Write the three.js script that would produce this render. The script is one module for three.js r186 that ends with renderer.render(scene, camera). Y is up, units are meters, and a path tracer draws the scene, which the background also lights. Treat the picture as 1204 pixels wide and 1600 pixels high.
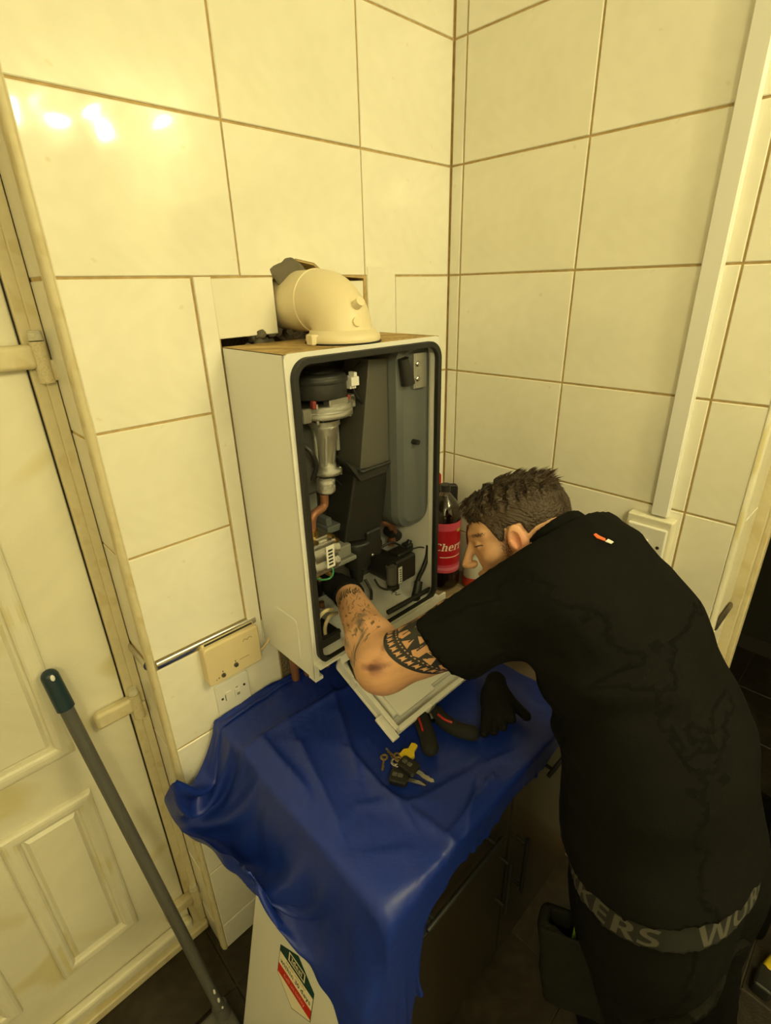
import * as THREE from 'three';
import { RoundedBoxGeometry } from 'three/addons/geometries/RoundedBoxGeometry.js';
import { mergeGeometries, mergeVertices, toCreasedNormals } from 'three/addons/utils/BufferGeometryUtils.js';
import { ImprovedNoise } from 'three/addons/math/ImprovedNoise.js';

// ---------------------------------------------------------------- camera, light, exposure
const scene = new THREE.Scene();
scene.background = new THREE.Color(0x000000);
const FOC = 798.1;                                   // focal length in pixels of the 1204x1600 frame
const CAM = new THREE.Vector3(-1.194, 1.796, 0.982);
const camera = new THREE.PerspectiveCamera(2 * Math.atan(800 / FOC) * 180 / Math.PI, 1204 / 1600, 0.05, 30);
camera.position.copy(CAM);
camera.rotation.set(-0.4154, -0.7605, -0.0253, 'YXZ');
camera.updateMatrixWorld(true);
const renderer = new THREE.WebGLRenderer({ antialias: true });
renderer.toneMapping = THREE.LinearToneMapping;
renderer.toneMappingExposure = 0.62;
renderer.shadowMap.enabled = true;
const LAMP_COLOR = [1.0, 0.885, 0.43];
const LAMP_POWER = 0.95;                             // candela of each bulb
const BULBS = [[-0.371, 2.45, 1.788], [-0.305, 2.45, 1.558], [-0.163, 2.45, 1.824], [-0.041, 2.45, 1.528], [-0.50, 2.45, 1.80]];
const GLOBE_POWER = 4.2, GLOBE = [-1.78, 2.40, 1.9];

// ---------------------------------------------------------------- helpers
const V = (x, y, z) => new THREE.Vector3(x, y, z);
function rayDir(px, py) { return V((px - 602) / FOC, -(py - 800) / FOC, -1).applyQuaternion(camera.quaternion); }
function onPlane(px, py, n, d) { const r = rayDir(px, py); const t = (d - n.dot(CAM)) / n.dot(r); return CAM.clone().addScaledVector(r, t); }
const back = (px, py, z = 0) => onPlane(px, py, V(0, 0, 1), z);
const side = (px, py, x = 0) => onPlane(px, py, V(1, 0, 0), x);
const hor = (px, py, y = 0) => onPlane(px, py, V(0, 1, 0), y);
const dep = (px, py, d) => CAM.clone().addScaledVector(rayDir(px, py), d);
let seed = 12345;
const rnd = () => { seed = (seed * 1664525 + 1013904223) >>> 0; return seed / 4294967296; };
const rr = (a, b) => a + (b - a) * rnd();
const noiseGen = new ImprovedNoise();
// ImprovedNoise permutes with a fixed table, so it is repeatable
const ns = (x, y, z = 0) => noiseGen.noise(x, y, z);
const fbm = (x, y, z = 0, o = 4) => { let s = 0, a = 0.5; for (let i = 0; i < o; i++) { s += a * ns(x, y, z); x *= 2.03; y *= 2.03; z *= 2.03; a *= 0.5; } return s; };
const clamp = (x, a, b) => Math.min(b, Math.max(a, x));
const lerp = (a, b, t) => a + (b - a) * t;
const sstep = (a, b, x) => { const t = clamp((x - a) / (b - a), 0, 1); return t * t * (3 - 2 * t); };

const taken = {};
function numbered(n) { if (taken[n] === undefined) { taken[n] = 0; return n; } taken[n]++; return n + '_' + String(taken[n]).padStart(3, '0'); }
function boxUV(g) {
  const p = g.attributes.position, nn = g.attributes.normal, uv = new Float32Array(p.count * 2);
  for (let i = 0; i < p.count; i++) {
    const ax = Math.abs(nn.getX(i)), ay = Math.abs(nn.getY(i)), az = Math.abs(nn.getZ(i));
    let a, b;
    if (ax >= ay && ax >= az) { a = p.getZ(i); b = p.getY(i); } else if (ay >= az) { a = p.getX(i); b = p.getZ(i); } else { a = p.getX(i); b = p.getY(i); }
    uv[2 * i] = a; uv[2 * i + 1] = b;
  }
  g.setAttribute('uv', new THREE.BufferAttribute(uv, 2)); return g;
}
function norm(g) { // make geometries mergeable
  let h = g.index ? g.toNonIndexed() : g;
  if (!h.attributes.normal) h.computeVertexNormals();
  if (!h.attributes.uv) boxUV(h);
  for (const k of Object.keys(h.attributes)) if (!['position', 'normal', 'uv'].includes(k)) h.deleteAttribute(k);
  h.clearGroups && h.clearGroups();
  return h;
}
const merge = gs => { gs = gs.flat(9); return gs.length === 1 ? gs[0] : mergeGeometries(gs.map(norm)); };
function obj(name, geo, m, parent) {
  const g = Array.isArray(geo) ? merge(geo) : geo;
  const o = new THREE.Mesh(g, m); o.name = parent ? name : numbered(name);
  o.castShadow = o.receiveShadow = true;
  (parent || scene).add(o); return o;
}
function grp(name, pos) { const o = new THREE.Group(); o.name = numbered(name); if (pos) o.position.copy(pos); scene.add(o); return o; }
function tag(o, label, category, group) { o.userData.label = label; o.userData.category = category; if (group) o.userData.group = group; return o; }
function struct(o, label) { o.userData.kind = 'structure'; if (label) o.userData.label = label; return o; }
function stuff(o, label, category) { o.userData.kind = 'stuff'; if (label) o.userData.label = label; if (category) o.userData.category = category; return o; }

// geometry makers (all world or local coordinates given directly)
function box(x0, x1, y0, y1, z0, z1, r = 0, seg = 1) {
  const w = Math.abs(x1 - x0), h = Math.abs(y1 - y0), d = Math.abs(z1 - z0);
  const g = r > 0 ? new RoundedBoxGeometry(w, h, d, seg, Math.min(r, w / 2.01, h / 2.01, d / 2.01)) : new THREE.BoxGeometry(w, h, d);
  g.translate((x0 + x1) / 2, (y0 + y1) / 2, (z0 + z1) / 2); return g.index ? boxUV(g) : boxUV(g);
}
function slab(w, h, t, ch) { // chamfered tile lying in xy, front face at z = 0, centre at origin
  const a = w / 2, b = h / 2, c = a - ch, d = b - ch;
  const P = [[-c, -d, 0], [c, -d, 0], [c, d, 0], [-c, d, 0], [-a, -b, -ch], [a, -b, -ch], [a, b, -ch], [-a, b, -ch], [-a, -b, -t], [a, -b, -t], [a, b, -t], [-a, b, -t]];
  const F = [[0, 1, 2, 3], [4, 5, 1, 0], [5, 6, 2, 1], [6, 7, 3, 2], [7, 4, 0, 3], [8, 9, 5, 4], [9, 10, 6, 5], [10, 11, 7, 6], [11, 8, 4, 7]];
  const pos = []; for (const f of F) for (const i of [f[0], f[1], f[2], f[0], f[2], f[3]]) pos.push(...P[i]);
  const g = new THREE.BufferGeometry(); g.setAttribute('position', new THREE.Float32BufferAttribute(pos, 3)); g.computeVertexNormals(); return boxUV(g);
}
function cyl(p, q, r0, r1 = r0, seg = 20, open = false) {
  const d = q.clone().sub(p), L = d.length();
  const g = new THREE.CylinderGeometry(r1, r0, L, seg, 1, open); g.translate(0, L / 2, 0);
  g.applyQuaternion(new THREE.Quaternion().setFromUnitVectors(V(0, 1, 0), d.normalize())); g.translate(p.x, p.y, p.z); return g;
}
function tube(pts, r, seg = 24, rs = 8, closed = false) { return new THREE.TubeGeometry(new THREE.CatmullRomCurve3(pts, closed), seg, r, rs, closed); }
function lathe(prof, c, seg = 32) { const g = new THREE.LatheGeometry(prof.map(([r, y]) => new THREE.Vector2(r, y)), seg); g.translate(c.x, c.y, c.z); return g; }
function extr(pts, depth, bevel = 0, holes = [], curveSegments = 8) { // pts [[x,y]..] or Shape; extruded along +z
  const s = pts instanceof THREE.Shape ? pts : new THREE.Shape(pts.map(p => new THREE.Vector2(p[0], p[1])));
  for (const h of holes) s.holes.push(h instanceof THREE.Path ? h : new THREE.Path(h.map(p => new THREE.Vector2(p[0], p[1]))));
  const g = new THREE.ExtrudeGeometry(s, { depth, bevelEnabled: bevel > 0, bevelThickness: bevel, bevelSize: bevel, bevelSegments: 2, curveSegments });
  return boxUV(g);
}
function rrect(x0, y0, x1, y1, r, C = THREE.Shape) {
  const s = new C(); s.moveTo(x0 + r, y0); s.lineTo(x1 - r, y0); s.absarc(x1 - r, y0 + r, r, -Math.PI / 2, 0); s.lineTo(x1, y1 - r); s.absarc(x1 - r, y1 - r, r, 0, Math.PI / 2);
  s.lineTo(x0 + r, y1); s.absarc(x0 + r, y1 - r, r, Math.PI / 2, Math.PI); s.lineTo(x0, y0 + r); s.absarc(x0 + r, y0 + r, r, Math.PI, Math.PI * 1.5); return s;
}
// surface nets: signed distance function to mesh
function mesher(f, lo, hi, h) {
  const nx = Math.ceil((hi[0] - lo[0]) / h) + 1, ny = Math.ceil((hi[1] - lo[1]) / h) + 1, nz = Math.ceil((hi[2] - lo[2]) / h) + 1;
  const D = new Float32Array(nx * ny * nz), id = (i, j, k) => i + nx * (j + ny * k);
  for (let K = 0; K < nz; K += 4) for (let J = 0; J < ny; J += 4) for (let I = 0; I < nx; I += 4) { // blocks far from the surface are filled with one value
    const m = f(lo[0] + (I + 1.5) * h, lo[1] + (J + 1.5) * h, lo[2] + (K + 1.5) * h), far = Math.abs(m) > 7.5 * h;
    for (let k = K; k < Math.min(nz, K + 4); k++) for (let j = J; j < Math.min(ny, J + 4); j++) for (let i = I; i < Math.min(nx, I + 4); i++) D[id(i, j, k)] = far ? m : f(lo[0] + i * h, lo[1] + j * h, lo[2] + k * h);
  }
  const vi = new Int32Array(nx * ny * nz).fill(-1), pos = [];
  const E = [[0, 1], [2, 3], [4, 5], [6, 7], [0, 2], [1, 3], [4, 6], [5, 7], [0, 4], [1, 5], [2, 6], [3, 7]];
  for (let k = 0; k < nz - 1; k++) for (let j = 0; j < ny - 1; j++) for (let i = 0; i < nx - 1; i++) {
    const v = []; let m = 0; for (let c = 0; c < 8; c++) { const x = D[id(i + (c & 1), j + ((c >> 1) & 1), k + (c >> 2))]; v.push(x); if (x < 0) m++; }
    if (m === 0 || m === 8) continue;
    let sx = 0, sy = 0, sz = 0, n = 0;
    for (const [a, b] of E) if ((v[a] < 0) !== (v[b] < 0)) { const t = v[a] / (v[a] - v[b]); sx += lerp(a & 1, b & 1, t); sy += lerp((a >> 1) & 1, (b >> 1) & 1, t); sz += lerp(a >> 2, b >> 2, t); n++; }
    vi[id(i, j, k)] = pos.length / 3; pos.push(lo[0] + (i + sx / n) * h, lo[1] + (j + sy / n) * h, lo[2] + (k + sz / n) * h);
  }
  const idx = [], quad = (a, b, c, d, fl) => { if (a < 0 || b < 0 || c < 0 || d < 0) return; fl ? idx.push(a, c, b, a, d, c) : idx.push(a, b, c, a, c, d); };
  for (let k = 1; k < nz - 1; k++) for (let j = 1; j < ny - 1; j++) for (let i = 1; i < nx - 1; i++) {
    const s = D[id(i, j, k)] < 0;
    if (s !== D[id(i + 1, j, k)] < 0) quad(vi[id(i, j - 1, k - 1)], vi[id(i, j, k - 1)], vi[id(i, j, k)], vi[id(i, j - 1, k)], !s);
    if (s !== D[id(i, j + 1, k)] < 0) quad(vi[id(i - 1, j, k - 1)], vi[id(i - 1, j, k)], vi[id(i, j, k)], vi[id(i, j, k - 1)], !s);
    if (s !== D[id(i, j, k + 1)] < 0) quad(vi[id(i - 1, j - 1, k)], vi[id(i, j - 1, k)], vi[id(i, j, k)], vi[id(i - 1, j, k)], !s);
  }
  const g = new THREE.BufferGeometry(); g.setAttribute('position', new THREE.Float32BufferAttribute(pos, 3)); g.setIndex(idx);
  const nr = new Float32Array(pos.length), e = h * 0.6;
  for (let q = 0; q < pos.length; q += 3) {
    const x = pos[q], y = pos[q + 1], z = pos[q + 2];
    let a = f(x + e, y, z) - f(x - e, y, z), b = f(x, y + e, z) - f(x, y - e, z), c = f(x, y, z + e) - f(x, y, z - e); const l = Math.hypot(a, b, c) || 1;
    nr[q] = a / l; nr[q + 1] = b / l; nr[q + 2] = c / l;
  }
  g.setAttribute('normal', new THREE.BufferAttribute(nr, 3)); return g;
}
const smin = (a, b, k) => { const h = clamp(0.5 + 0.5 * (b - a) / k, 0, 1); return lerp(b, a, h) - k * h * (1 - h); };
function cap(x, y, z, a, b, ra, rb) { // tapered capsule
  const bx = b[0] - a[0], by = b[1] - a[1], bz = b[2] - a[2], px = x - a[0], py = y - a[1], pz = z - a[2];
  const t = clamp((px * bx + py * by + pz * bz) / (bx * bx + by * by + bz * bz), 0, 1);
  return Math.hypot(px - bx * t, py - by * t, pz - bz * t) - lerp(ra, rb, t);
}
function ell(x, y, z, c, r) { const a = (x - c[0]) / r[0], b = (y - c[1]) / r[1], d = (z - c[2]) / r[2]; const k0 = Math.hypot(a, b, d), k1 = Math.hypot(a / r[0], b / r[1], d / r[2]); return k1 < 1e-9 ? -Math.min(...r) : k0 * (k0 - 1) / k1; }

// ---------------------------------------------------------------- textures
function noiseTex(n, fn, rx = 1, ry = rx) { // greyscale data texture, tiled
  const d = new Uint8Array(n * n * 4);
  for (let j = 0; j < n; j++) for (let i = 0; i < n; i++) { const v = clamp(fn(i / n, j / n), 0, 1) * 255; const k = 4 * (j * n + i); d[k] = d[k + 1] = d[k + 2] = v; d[k + 3] = 255; }
  const t = new THREE.DataTexture(d, n, n); t.wrapS = t.wrapT = THREE.RepeatWrapping; t.magFilter = THREE.LinearFilter; t.minFilter = THREE.LinearMipmapLinearFilter; t.generateMipmaps = true; t.repeat.set(rx, ry); t.needsUpdate = true; return t;
}
function colTex(n, fn, rx = 1, ry = rx) { // sRGB colour data texture
  const d = new Uint8Array(n * n * 4);
  for (let j = 0; j < n; j++) for (let i = 0; i < n; i++) { const c = fn(i / n, j / n); const k = 4 * (j * n + i); d[k] = clamp(c[0], 0, 1) * 255; d[k + 1] = clamp(c[1], 0, 1) * 255; d[k + 2] = clamp(c[2], 0, 1) * 255; d[k + 3] = 255; }
  const t = new THREE.DataTexture(d, n, n); t.colorSpace = THREE.SRGBColorSpace; t.wrapS = t.wrapT = THREE.RepeatWrapping; t.magFilter = THREE.LinearFilter; t.minFilter = THREE.LinearMipmapLinearFilter; t.generateMipmaps = true; t.repeat.set(rx, ry); t.needsUpdate = true; return t;
}
// tileable noise: blend of a noise field wrapped on a torus
const TN = (u, v, f, s = 0) => { const a = u * 2 * Math.PI, b = v * 2 * Math.PI, r = f / (2 * Math.PI); return ns(Math.cos(a) * r + s, Math.sin(a) * r + Math.cos(b) * r * 1.3 + s * 1.7, Math.sin(b) * r + 5.1 + s); };
const tileBump = noiseTex(256, (u, v) => 0.5 + 0.55 * TN(u, v, 6) + 0.25 * TN(u, v, 13, 3), 1.6);
const fineBump = noiseTex(256, (u, v) => 0.5 + 0.4 * TN(u, v, 40) + 0.4 * TN(u, v, 90, 2), 4);
const clothBump = noiseTex(256, (u, v) => 0.5 + 0.35 * TN(u, v, 14, 4) + 0.2 * TN(u, v, 60, 1), 5);
const weave = noiseTex(128, (u, v) => 0.5 + 0.25 * Math.sin(u * Math.PI * 64) * Math.sin(v * Math.PI * 64) + 0.3 * TN(u, v, 40), 12);

const M = {};
const std = (name, color, rough, o = {}) => (M[name] = new THREE.MeshStandardMaterial({ color, roughness: rough, metalness: 0, ...o }));
const L = (r, g, b) => new THREE.Color().setRGB(r, g, b);
const tileMap = (s, tint) => colTex(256, (u, v) => { const n = 0.02 * TN(u, v, 5, s) + 0.012 * TN(u, v, 30, s + 2); const spot = TN(u, v, 60, s + 7) > 0.74 ? -0.08 : 0; return [tint[0] + n + spot * 0.4, tint[1] + n + spot * 0.6, tint[2] + n * 1.3 + spot]; }, 1.3);
const tileOpt = { bumpMap: tileBump, bumpScale: 0.0007 };
M.tile = [0, 1, 2].map(k => new THREE.MeshStandardMaterial({ map: tileMap(k * 3, [[0.93, 0.915, 0.86], [0.92, 0.905, 0.845], [0.935, 0.92, 0.87]][k]), roughness: 0.07, ...tileOpt }));
M.grout = new THREE.MeshStandardMaterial({ map: colTex(256, (u, v) => { const n = 0.04 * TN(u, v, 7) + 0.06 * TN(u, v, 40, 3); return [0.72 + n, 0.62 + n, 0.43 + n]; }, 2), roughness: 0.95 });
std('plaster', L(0.72, 0.68, 0.58), 0.9, { bumpMap: fineBump, bumpScale: 0.001 });
std('passageShadePaint', L(0.022, 0.019, 0.014), 0.8);  // near-black wall colour stands in for the darkness of the passage
std('ceiling', L(0.78, 0.76, 0.7), 0.95);
std('rubble', L(0.16, 0.12, 0.075), 0.98, { bumpMap: fineBump, bumpScale: 0.006 });
std('rubbleGrey', L(0.34, 0.30, 0.22), 0.98, { bumpMap: fineBump, bumpScale: 0.004 });
M.floor = [0, 1].map(k => new THREE.MeshStandardMaterial({ map: colTex(256, (u, v) => { const n = 0.05 * TN(u, v, 6, k) + 0.05 * TN(u, v, 30, 2); return [0.175 + n, 0.15 + n, 0.11 + n]; }, 1.4), roughness: 0.45, bumpMap: fineBump, bumpScale: 0.0006 }));
std('floorGrout', L(0.05, 0.042, 0.03), 0.95);
M.upvc = new THREE.MeshStandardMaterial({ map: colTex(256, (u, v) => { const n = 0.03 * TN(u, v, 5, 1) + 0.015 * TN(u, v, 30, 2); const st = clamp(TN(u, v, 9, 6) * 2 - 0.45, 0, 0.35); return [0.87 + n - st * 0.15, 0.85 + n - st * 0.2, 0.77 + n - st * 0.42]; }, 0.9), roughness: 0.35, bumpMap: fineBump, bumpScale: 0.0003 });
M.upvcOld = new THREE.MeshStandardMaterial({ map: colTex(256, (u, v) => { const n = 0.02 * TN(u, v, 6, 4) + 0.02 * TN(u, v, 40, 2); const st = clamp(TN(u, v, 12, 1) * 2 - 0.3, 0, 0.25); return [0.82 + n - st * 0.12, 0.775 + n - st * 0.16, 0.64 + n - st * 0.25]; }, 1.7), roughness: 0.5 });
std('rubber', L(0.012, 0.012, 0.011), 0.6);
std('white', L(0.78, 0.77, 0.72), 0.3);
M.enamel = new THREE.MeshStandardMaterial({ color: L(0.74, 0.73, 0.69), roughness: 0.32, bumpMap: tileBump, bumpScale: 0.0003 });
std('switchWhite', L(0.76, 0.74, 0.68), 0.28);
std('creamPlastic', L(0.72, 0.6, 0.36), 0.42);
std('fluePlastic', L(0.76, 0.66, 0.44), 0.42);
M.dusty = new THREE.MeshStandardMaterial({ map: colTex(256, (u, v) => { const n = 0.16 * TN(u, v, 8, 2) + 0.1 * TN(u, v, 40, 3); return [0.66 + n, 0.55 + n, 0.34 + n]; }, 3), roughness: 0.85 });
std('steel', L(0.6, 0.58, 0.54), 0.2, { metalness: 1 });
std('darkSteel', L(0.2, 0.17, 0.13), 0.35, { metalness: 0.7 });
std('alu', L(0.55, 0.54, 0.5), 0.38, { metalness: 1, bumpMap: fineBump, bumpScale: 0.0006 });
std('galv', L(0.5, 0.5, 0.47), 0.42, { metalness: 0.9 });
std('ductGrey', L(0.115, 0.11, 0.095), 0.5, { metalness: 0.4, bumpMap: fineBump, bumpScale: 0.0004 });
std('vessel', L(0.13, 0.142, 0.145), 0.3, { metalness: 0.3 });
std('black', L(0.013, 0.013, 0.012), 0.45);
std('blackMatt', L(0.010, 0.010, 0.009), 0.85);
std('fanBlack', L(0.02, 0.02, 0.019), 0.5);
std('copper', L(0.31, 0.14, 0.075), 0.45, { metalness: 0.5 });
std('brass', L(0.5, 0.36, 0.14), 0.35, { metalness: 1 });
std('greyPaint', L(0.17, 0.17, 0.155), 0.5);
std('innerPaint', L(0.10, 0.097, 0.085), 0.5);
std('redPlastic', L(0.42, 0.02, 0.015), 0.4);
std('redClip', L(0.22, 0.03, 0.025), 0.5);
std('green', L(0.03, 0.2, 0.07), 0.45);
std('cableCream', L(0.6, 0.5, 0.3), 0.5);
std('labelWhite', L(0.75, 0.74, 0.7), 0.55);
std('ink', L(0.02, 0.02, 0.02), 0.6);
std('cabinet', L(0.026, 0.021, 0.013), 0.34, { bumpMap: fineBump, bumpScale: 0.0002 });
std('cabinetEdge', L(0.32, 0.16, 0.06), 0.5);
std('worktop', L(0.16, 0.13, 0.1), 0.35, { bumpMap: fineBump, bumpScale: 0.0003 });
std('tarp', L(0.007, 0.027, 0.25), 0.44, { bumpMap: clothBump, bumpScale: 0.0007, side: THREE.DoubleSide });
std('teal', L(0.05, 0.16, 0.15), 0.7);
std('mopGrey', L(0.095, 0.093, 0.085), 0.42, { bumpMap: fineBump, bumpScale: 0.0004 });
std('mopCap', L(0.006, 0.026, 0.04), 0.4);
std('yellow', L(0.75, 0.55, 0.02), 0.4);
M.shirt = new THREE.MeshPhysicalMaterial({ color: L(0.0062, 0.0062, 0.0056), roughness: 0.9, specularIntensity: 0.15, bumpMap: weave, bumpScale: 0.0008 });
M.trouser = new THREE.MeshPhysicalMaterial({ color: L(0.006, 0.006, 0.0055), roughness: 0.92, specularIntensity: 0.15, bumpMap: weave, bumpScale: 0.001 });
M.pocket = new THREE.MeshPhysicalMaterial({ color: L(0.011, 0.011, 0.0085), roughness: 0.9, specularIntensity: 0.15, bumpMap: weave, bumpScale: 0.001 });
M.glove = new THREE.MeshPhysicalMaterial({ color: L(0.011, 0.011, 0.0105), roughness: 0.7, specularIntensity: 0.15, bumpMap: weave, bumpScale: 0.001 });
std('hair', L(0.040, 0.022, 0.010), 0.6, { bumpMap: fineBump, bumpScale: 0.003 });
std('fluo', L(0.2, 0.4, 0.02), 0.7);
std('eye', L(0.09, 0.07, 0.055), 0.2);
M.glassPane = new THREE.MeshPhysicalMaterial({ color: 0xffffff, roughness: 0.05, transmission: 1, thickness: 0, ior: 1.45 });
M.pet = new THREE.MeshPhysicalMaterial({ color: L(0.9, 0.88, 0.85), roughness: 0.06, transmission: 1, thickness: 0, ior: 1.5 });
std('cola', L(0.012, 0.005, 0.003), 0.08);

// ---------------------------------------------------------------- the room
const CEIL = 2.56, XL = -2.3, ZF = 3.0;
const GR = 0.0044, TT = 0.0034;
const slabCache = {};
function tileMesh(parent, x0, x1, y0, y1, place, name = 'tile', mats = M.tile, gap = GR) { // tile in its own plane; place(mesh, u, v) positions it
  const w = +(Math.abs(x1 - x0) - gap).toFixed(4), h = +(Math.abs(y1 - y0) - gap).toFixed(4); const key = w + 'x' + h;
  const g = slabCache[key] || (slabCache[key] = slab(w, h, TT, 0.0016));
  const m = obj(name, g, mats[Math.floor(rnd() * mats.length)], parent);
  place(m, (x0 + x1) / 2, (y0 + y1) / 2); return m;
}
const onBack = (m, x, y) => { m.position.set(x, y, rr(-0.0004, 0.0004)); m.rotation.set(rr(-1, 1) * 0.0018, rr(-1, 1) * 0.0018, rr(-1, 1) * 0.0012); };
const onRight = (m, z, y) => { m.position.set(rr(-0.0004, 0.0004), y, z); m.rotation.set(0, -Math.PI / 2 + rr(-1, 1) * 0.002, rr(-1, 1) * 0.0012, 'YXZ'); };
// back wall: substrate with the ragged hole round the flue, and the doorway beside it
{
  const hole = [[-0.692, 1.66], [-0.312, 1.66], [-0.308, 1.815], [-0.42, 1.822], [-0.452, 1.842], [-0.50, 1.85], [-0.535, 1.835], [-0.562, 1.812], [-0.562, 1.716], [-0.692, 1.712]];
  const g = extr([[-0.966 + 0.001, 0], [0.15, 0], [0.15, CEIL], [-0.966 + 0.001, CEIL]], 0.10, 0, [hole]); g.translate(0, 0, -TT - 0.10);
  const w = obj('wall_back', [g, box(-1.93, -0.965, 2.1, CEIL, -0.25, -TT), box(XL - 0.15, -1.93, 0, CEIL, -0.25, -TT), box(-0.965, 0.15, 0, CEIL, -0.25, -0.2)], M.grout);
  struct(w, 'boiler wall clad in large glossy cream tiles');
  obj('wall_core', box(-0.965, 0.15, 0, CEIL, -0.2, -TT - 0.1), M.rubble, w);
  const rows = [2.56, 2.32, 2.07, 1.82, 1.57, 1.32, 1.07];
  for (let i = 0; i < 3; i++) { // three rows above the boiler, whole width
    const y1 = rows[i], y0 = rows[i + 1];
    if (i < 2) { tileMesh(w, -0.306, -0.001, y0, y1, onBack); tileMesh(w, -0.633, -0.306, y0, y1, onBack); tileMesh(w, -0.956, -0.633, y0, y1, onBack); }
    else { tileMesh(w, -0.306, -0.001, y0, y1, onBack); tileMesh(w, -0.956, -0.633, y0, y1, onBack);
      const t = obj('tile', extr([[-0.6315, 1.8225], [-0.562, 1.8225], [-0.535, 1.84], [-0.50, 1.854], [-0.452, 1.846], [-0.42, 1.8235], [-0.3078, 1.8225], [-0.3078, 2.0675], [-0.6315, 2.0675]], TT - 0.0005), M.tile[0], w); t.position.z = -TT; }
    tileMesh(w, XL, -1.94, y0, y1, onBack);
  }
  for (let i = 3; i < 6; i++) { // beside and behind the boiler
    const y1 = rows[i], y0 = rows[i + 1];
    tileMesh(w, -0.956, -0.7335, y0, y1, onBack);
    tileMesh(w, -0.206, -0.001, y0, y1, onBack);
    if (i > 3) tileMesh(w, -0.690, -0.300, y0, y1, onBack);
  }
  const st = obj('cover_strip', slab(0.034, 0.80, TT + 0.004, 0.0012), M.tile[2], w); st.position.set(-0.7145, 1.42, 0.004);
  const st2 = obj('cover_strip', slab(0.03, 0.055, TT + 0.002, 0.002), M.tile[1], w); st2.position.set(-0.712, 0.990 , 0.002);
  const st3 = obj('cover_strip', slab(0.093, 0.80, TT + 0.003, 0.002), M.tile[1], w); st3.position.set(-0.2545, 1.44, 0.003);
  const ct = obj('cut_tile', slab(0.136, 0.108, TT, 0.0012), M.tile[1], w); ct.position.set(-0.629, 1.764, 0.001); ct.rotation.z = 0.012;
  const ct2 = obj('cut_tile', slab(0.11, 0.12, TT, 0.0012), M.tile[0], w); ct2.position.set(-0.362, 1.75, -0.006);
  for (const [x0, x1, y0, y1] of [[-0.956, -0.657, 0.81, 1.047], [-0.956, -0.657, 0.578, 0.81], [-0.956, -0.657, 0.346, 0.578], [-0.956, -0.657, 0.107, 0.346], [-0.956, -0.657, 0.0, 0.107], [-0.3, -0.001, 0.81, 1.07]]) tileMesh(w, x0, x1, y0, y1, onBack);
  obj('bare_plaster', box(-0.655, -0.302, 0.8, 1.07, -TT, -0.003), M.rubble, w);
  for (let k = 0; k < 3; k++) for (const [a, b] of [[2.1, 2.32], [2.32, 2.56]]) tileMesh(w, -1.934 + k * 0.323, -1.611 + k * 0.323, a, b, onBack);
  // rubble round the flue
  const rub = []; for (let i = 0; i < 26; i++) { const s = rr(0.006, 0.014); const g2 = new THREE.IcosahedronGeometry(s, 1); const p = g2.attributes.position; for (let j = 0; j < p.count; j++) { const f = 1 + 0.5 * ns(p.getX(j) * 90 + i * 3, p.getY(j) * 90, p.getZ(j) * 90); p.setXYZ(j, p.getX(j) * f, p.getY(j) * f * 0.8, p.getZ(j) * f); } g2.computeVertexNormals(); const a = i < 18 ? rr(-0.63, -0.44) : rr(-0.42, -0.32); g2.translate(a, i < 18 ? rr(1.682, 1.702) + (i % 3 === 0 ? 0.02 : 0) * 1 : rr(1.682, 1.7), rr(-0.03, -0.004)); rub.push(g2); }
  stuff(obj('mortar_rubble', rub, M.rubbleGrey, w));
  obj('mortar_lump', (() => { const g3 = new THREE.IcosahedronGeometry(0.034, 3); const p = g3.attributes.position; for (let j = 0; j < p.count; j++) { const f = 1 + 0.35 * ns(p.getX(j) * 40, p.getY(j) * 40, p.getZ(j) * 40); p.setXYZ(j, p.getX(j) * f * 1.3, p.getY(j) * f * 0.8, p.getZ(j) * f * 0.5); } g3.computeVertexNormals(); g3.translate(-0.518, 1.826, -0.004); return g3; })(), M.rubbleGrey, w);
  // tiles of the reveal beside the door
  const onRev = (m, z, y) => { m.position.set(-0.966, y, z); m.rotation.set(0, -Math.PI / 2, 0); };
  const rv = [2.56, 2.32, 2.07, 1.82, 1.56, 1.325, 1.075]; for (let i = 0; i < 6; i++) tileMesh(w, -0.112, -0.012, rv[i + 1], rv[i], onRev);
  for (const [a, b] of [[0.81, 1.045], [0.578, 0.81], [0.346, 0.578], [0.107, 0.346], [0.0, 0.107]]) tileMesh(w, -0.112, -0.012, a, b, onRev);
}
// bead round the outer corner of the reveal, steel border strip
{
  const bead = (cx, cz, quarter) => { // rounded corner bead
    const pts = []; const r = 0.011; for (let i = 0; i <= 8; i++) { const a = quarter + i / 8 * Math.PI / 2; pts.push([cx + r * Math.cos(a), cz + r * Math.sin(a)]); } return pts; };
  const prof = bead(-0.957, -0.010, Math.PI / 2); prof.push([-0.968, -0.020], [-0.957, -0.020], [-0.9465, -0.008]);
  const g = extr(prof.map(([x, z]) => [x, -z]), CEIL); g.rotateX(-Math.PI / 2);
  struct(obj('trim_1', g, M.upvcOld), 'yellowed rounded plastic tile bead beside the white door');
  const s = grp('border_strip'); tag(s, 'polished steel border strip set into the tiles above the thermostat box', 'trim');
  const g1b = new THREE.CylinderGeometry(0.0112, 0.0112, 0.24, 16, 1, false, 0, Math.PI * 2); g1b.rotateZ(Math.PI / 2); g1b.scale(1, 1, 0.7); g1b.translate(-0.832, 1.059, -0.001);
  obj('steel_rod', g1b, M.steel, s);
  const g2 = new THREE.CylinderGeometry(0.011, 0.011, 0.095, 16); g2.rotateX(Math.PI / 2); g2.scale(0.6, 1, 1); g2.translate(-0.967, 1.06, -0.062); obj('return_rod', g2, M.steel, s);
}
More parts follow.
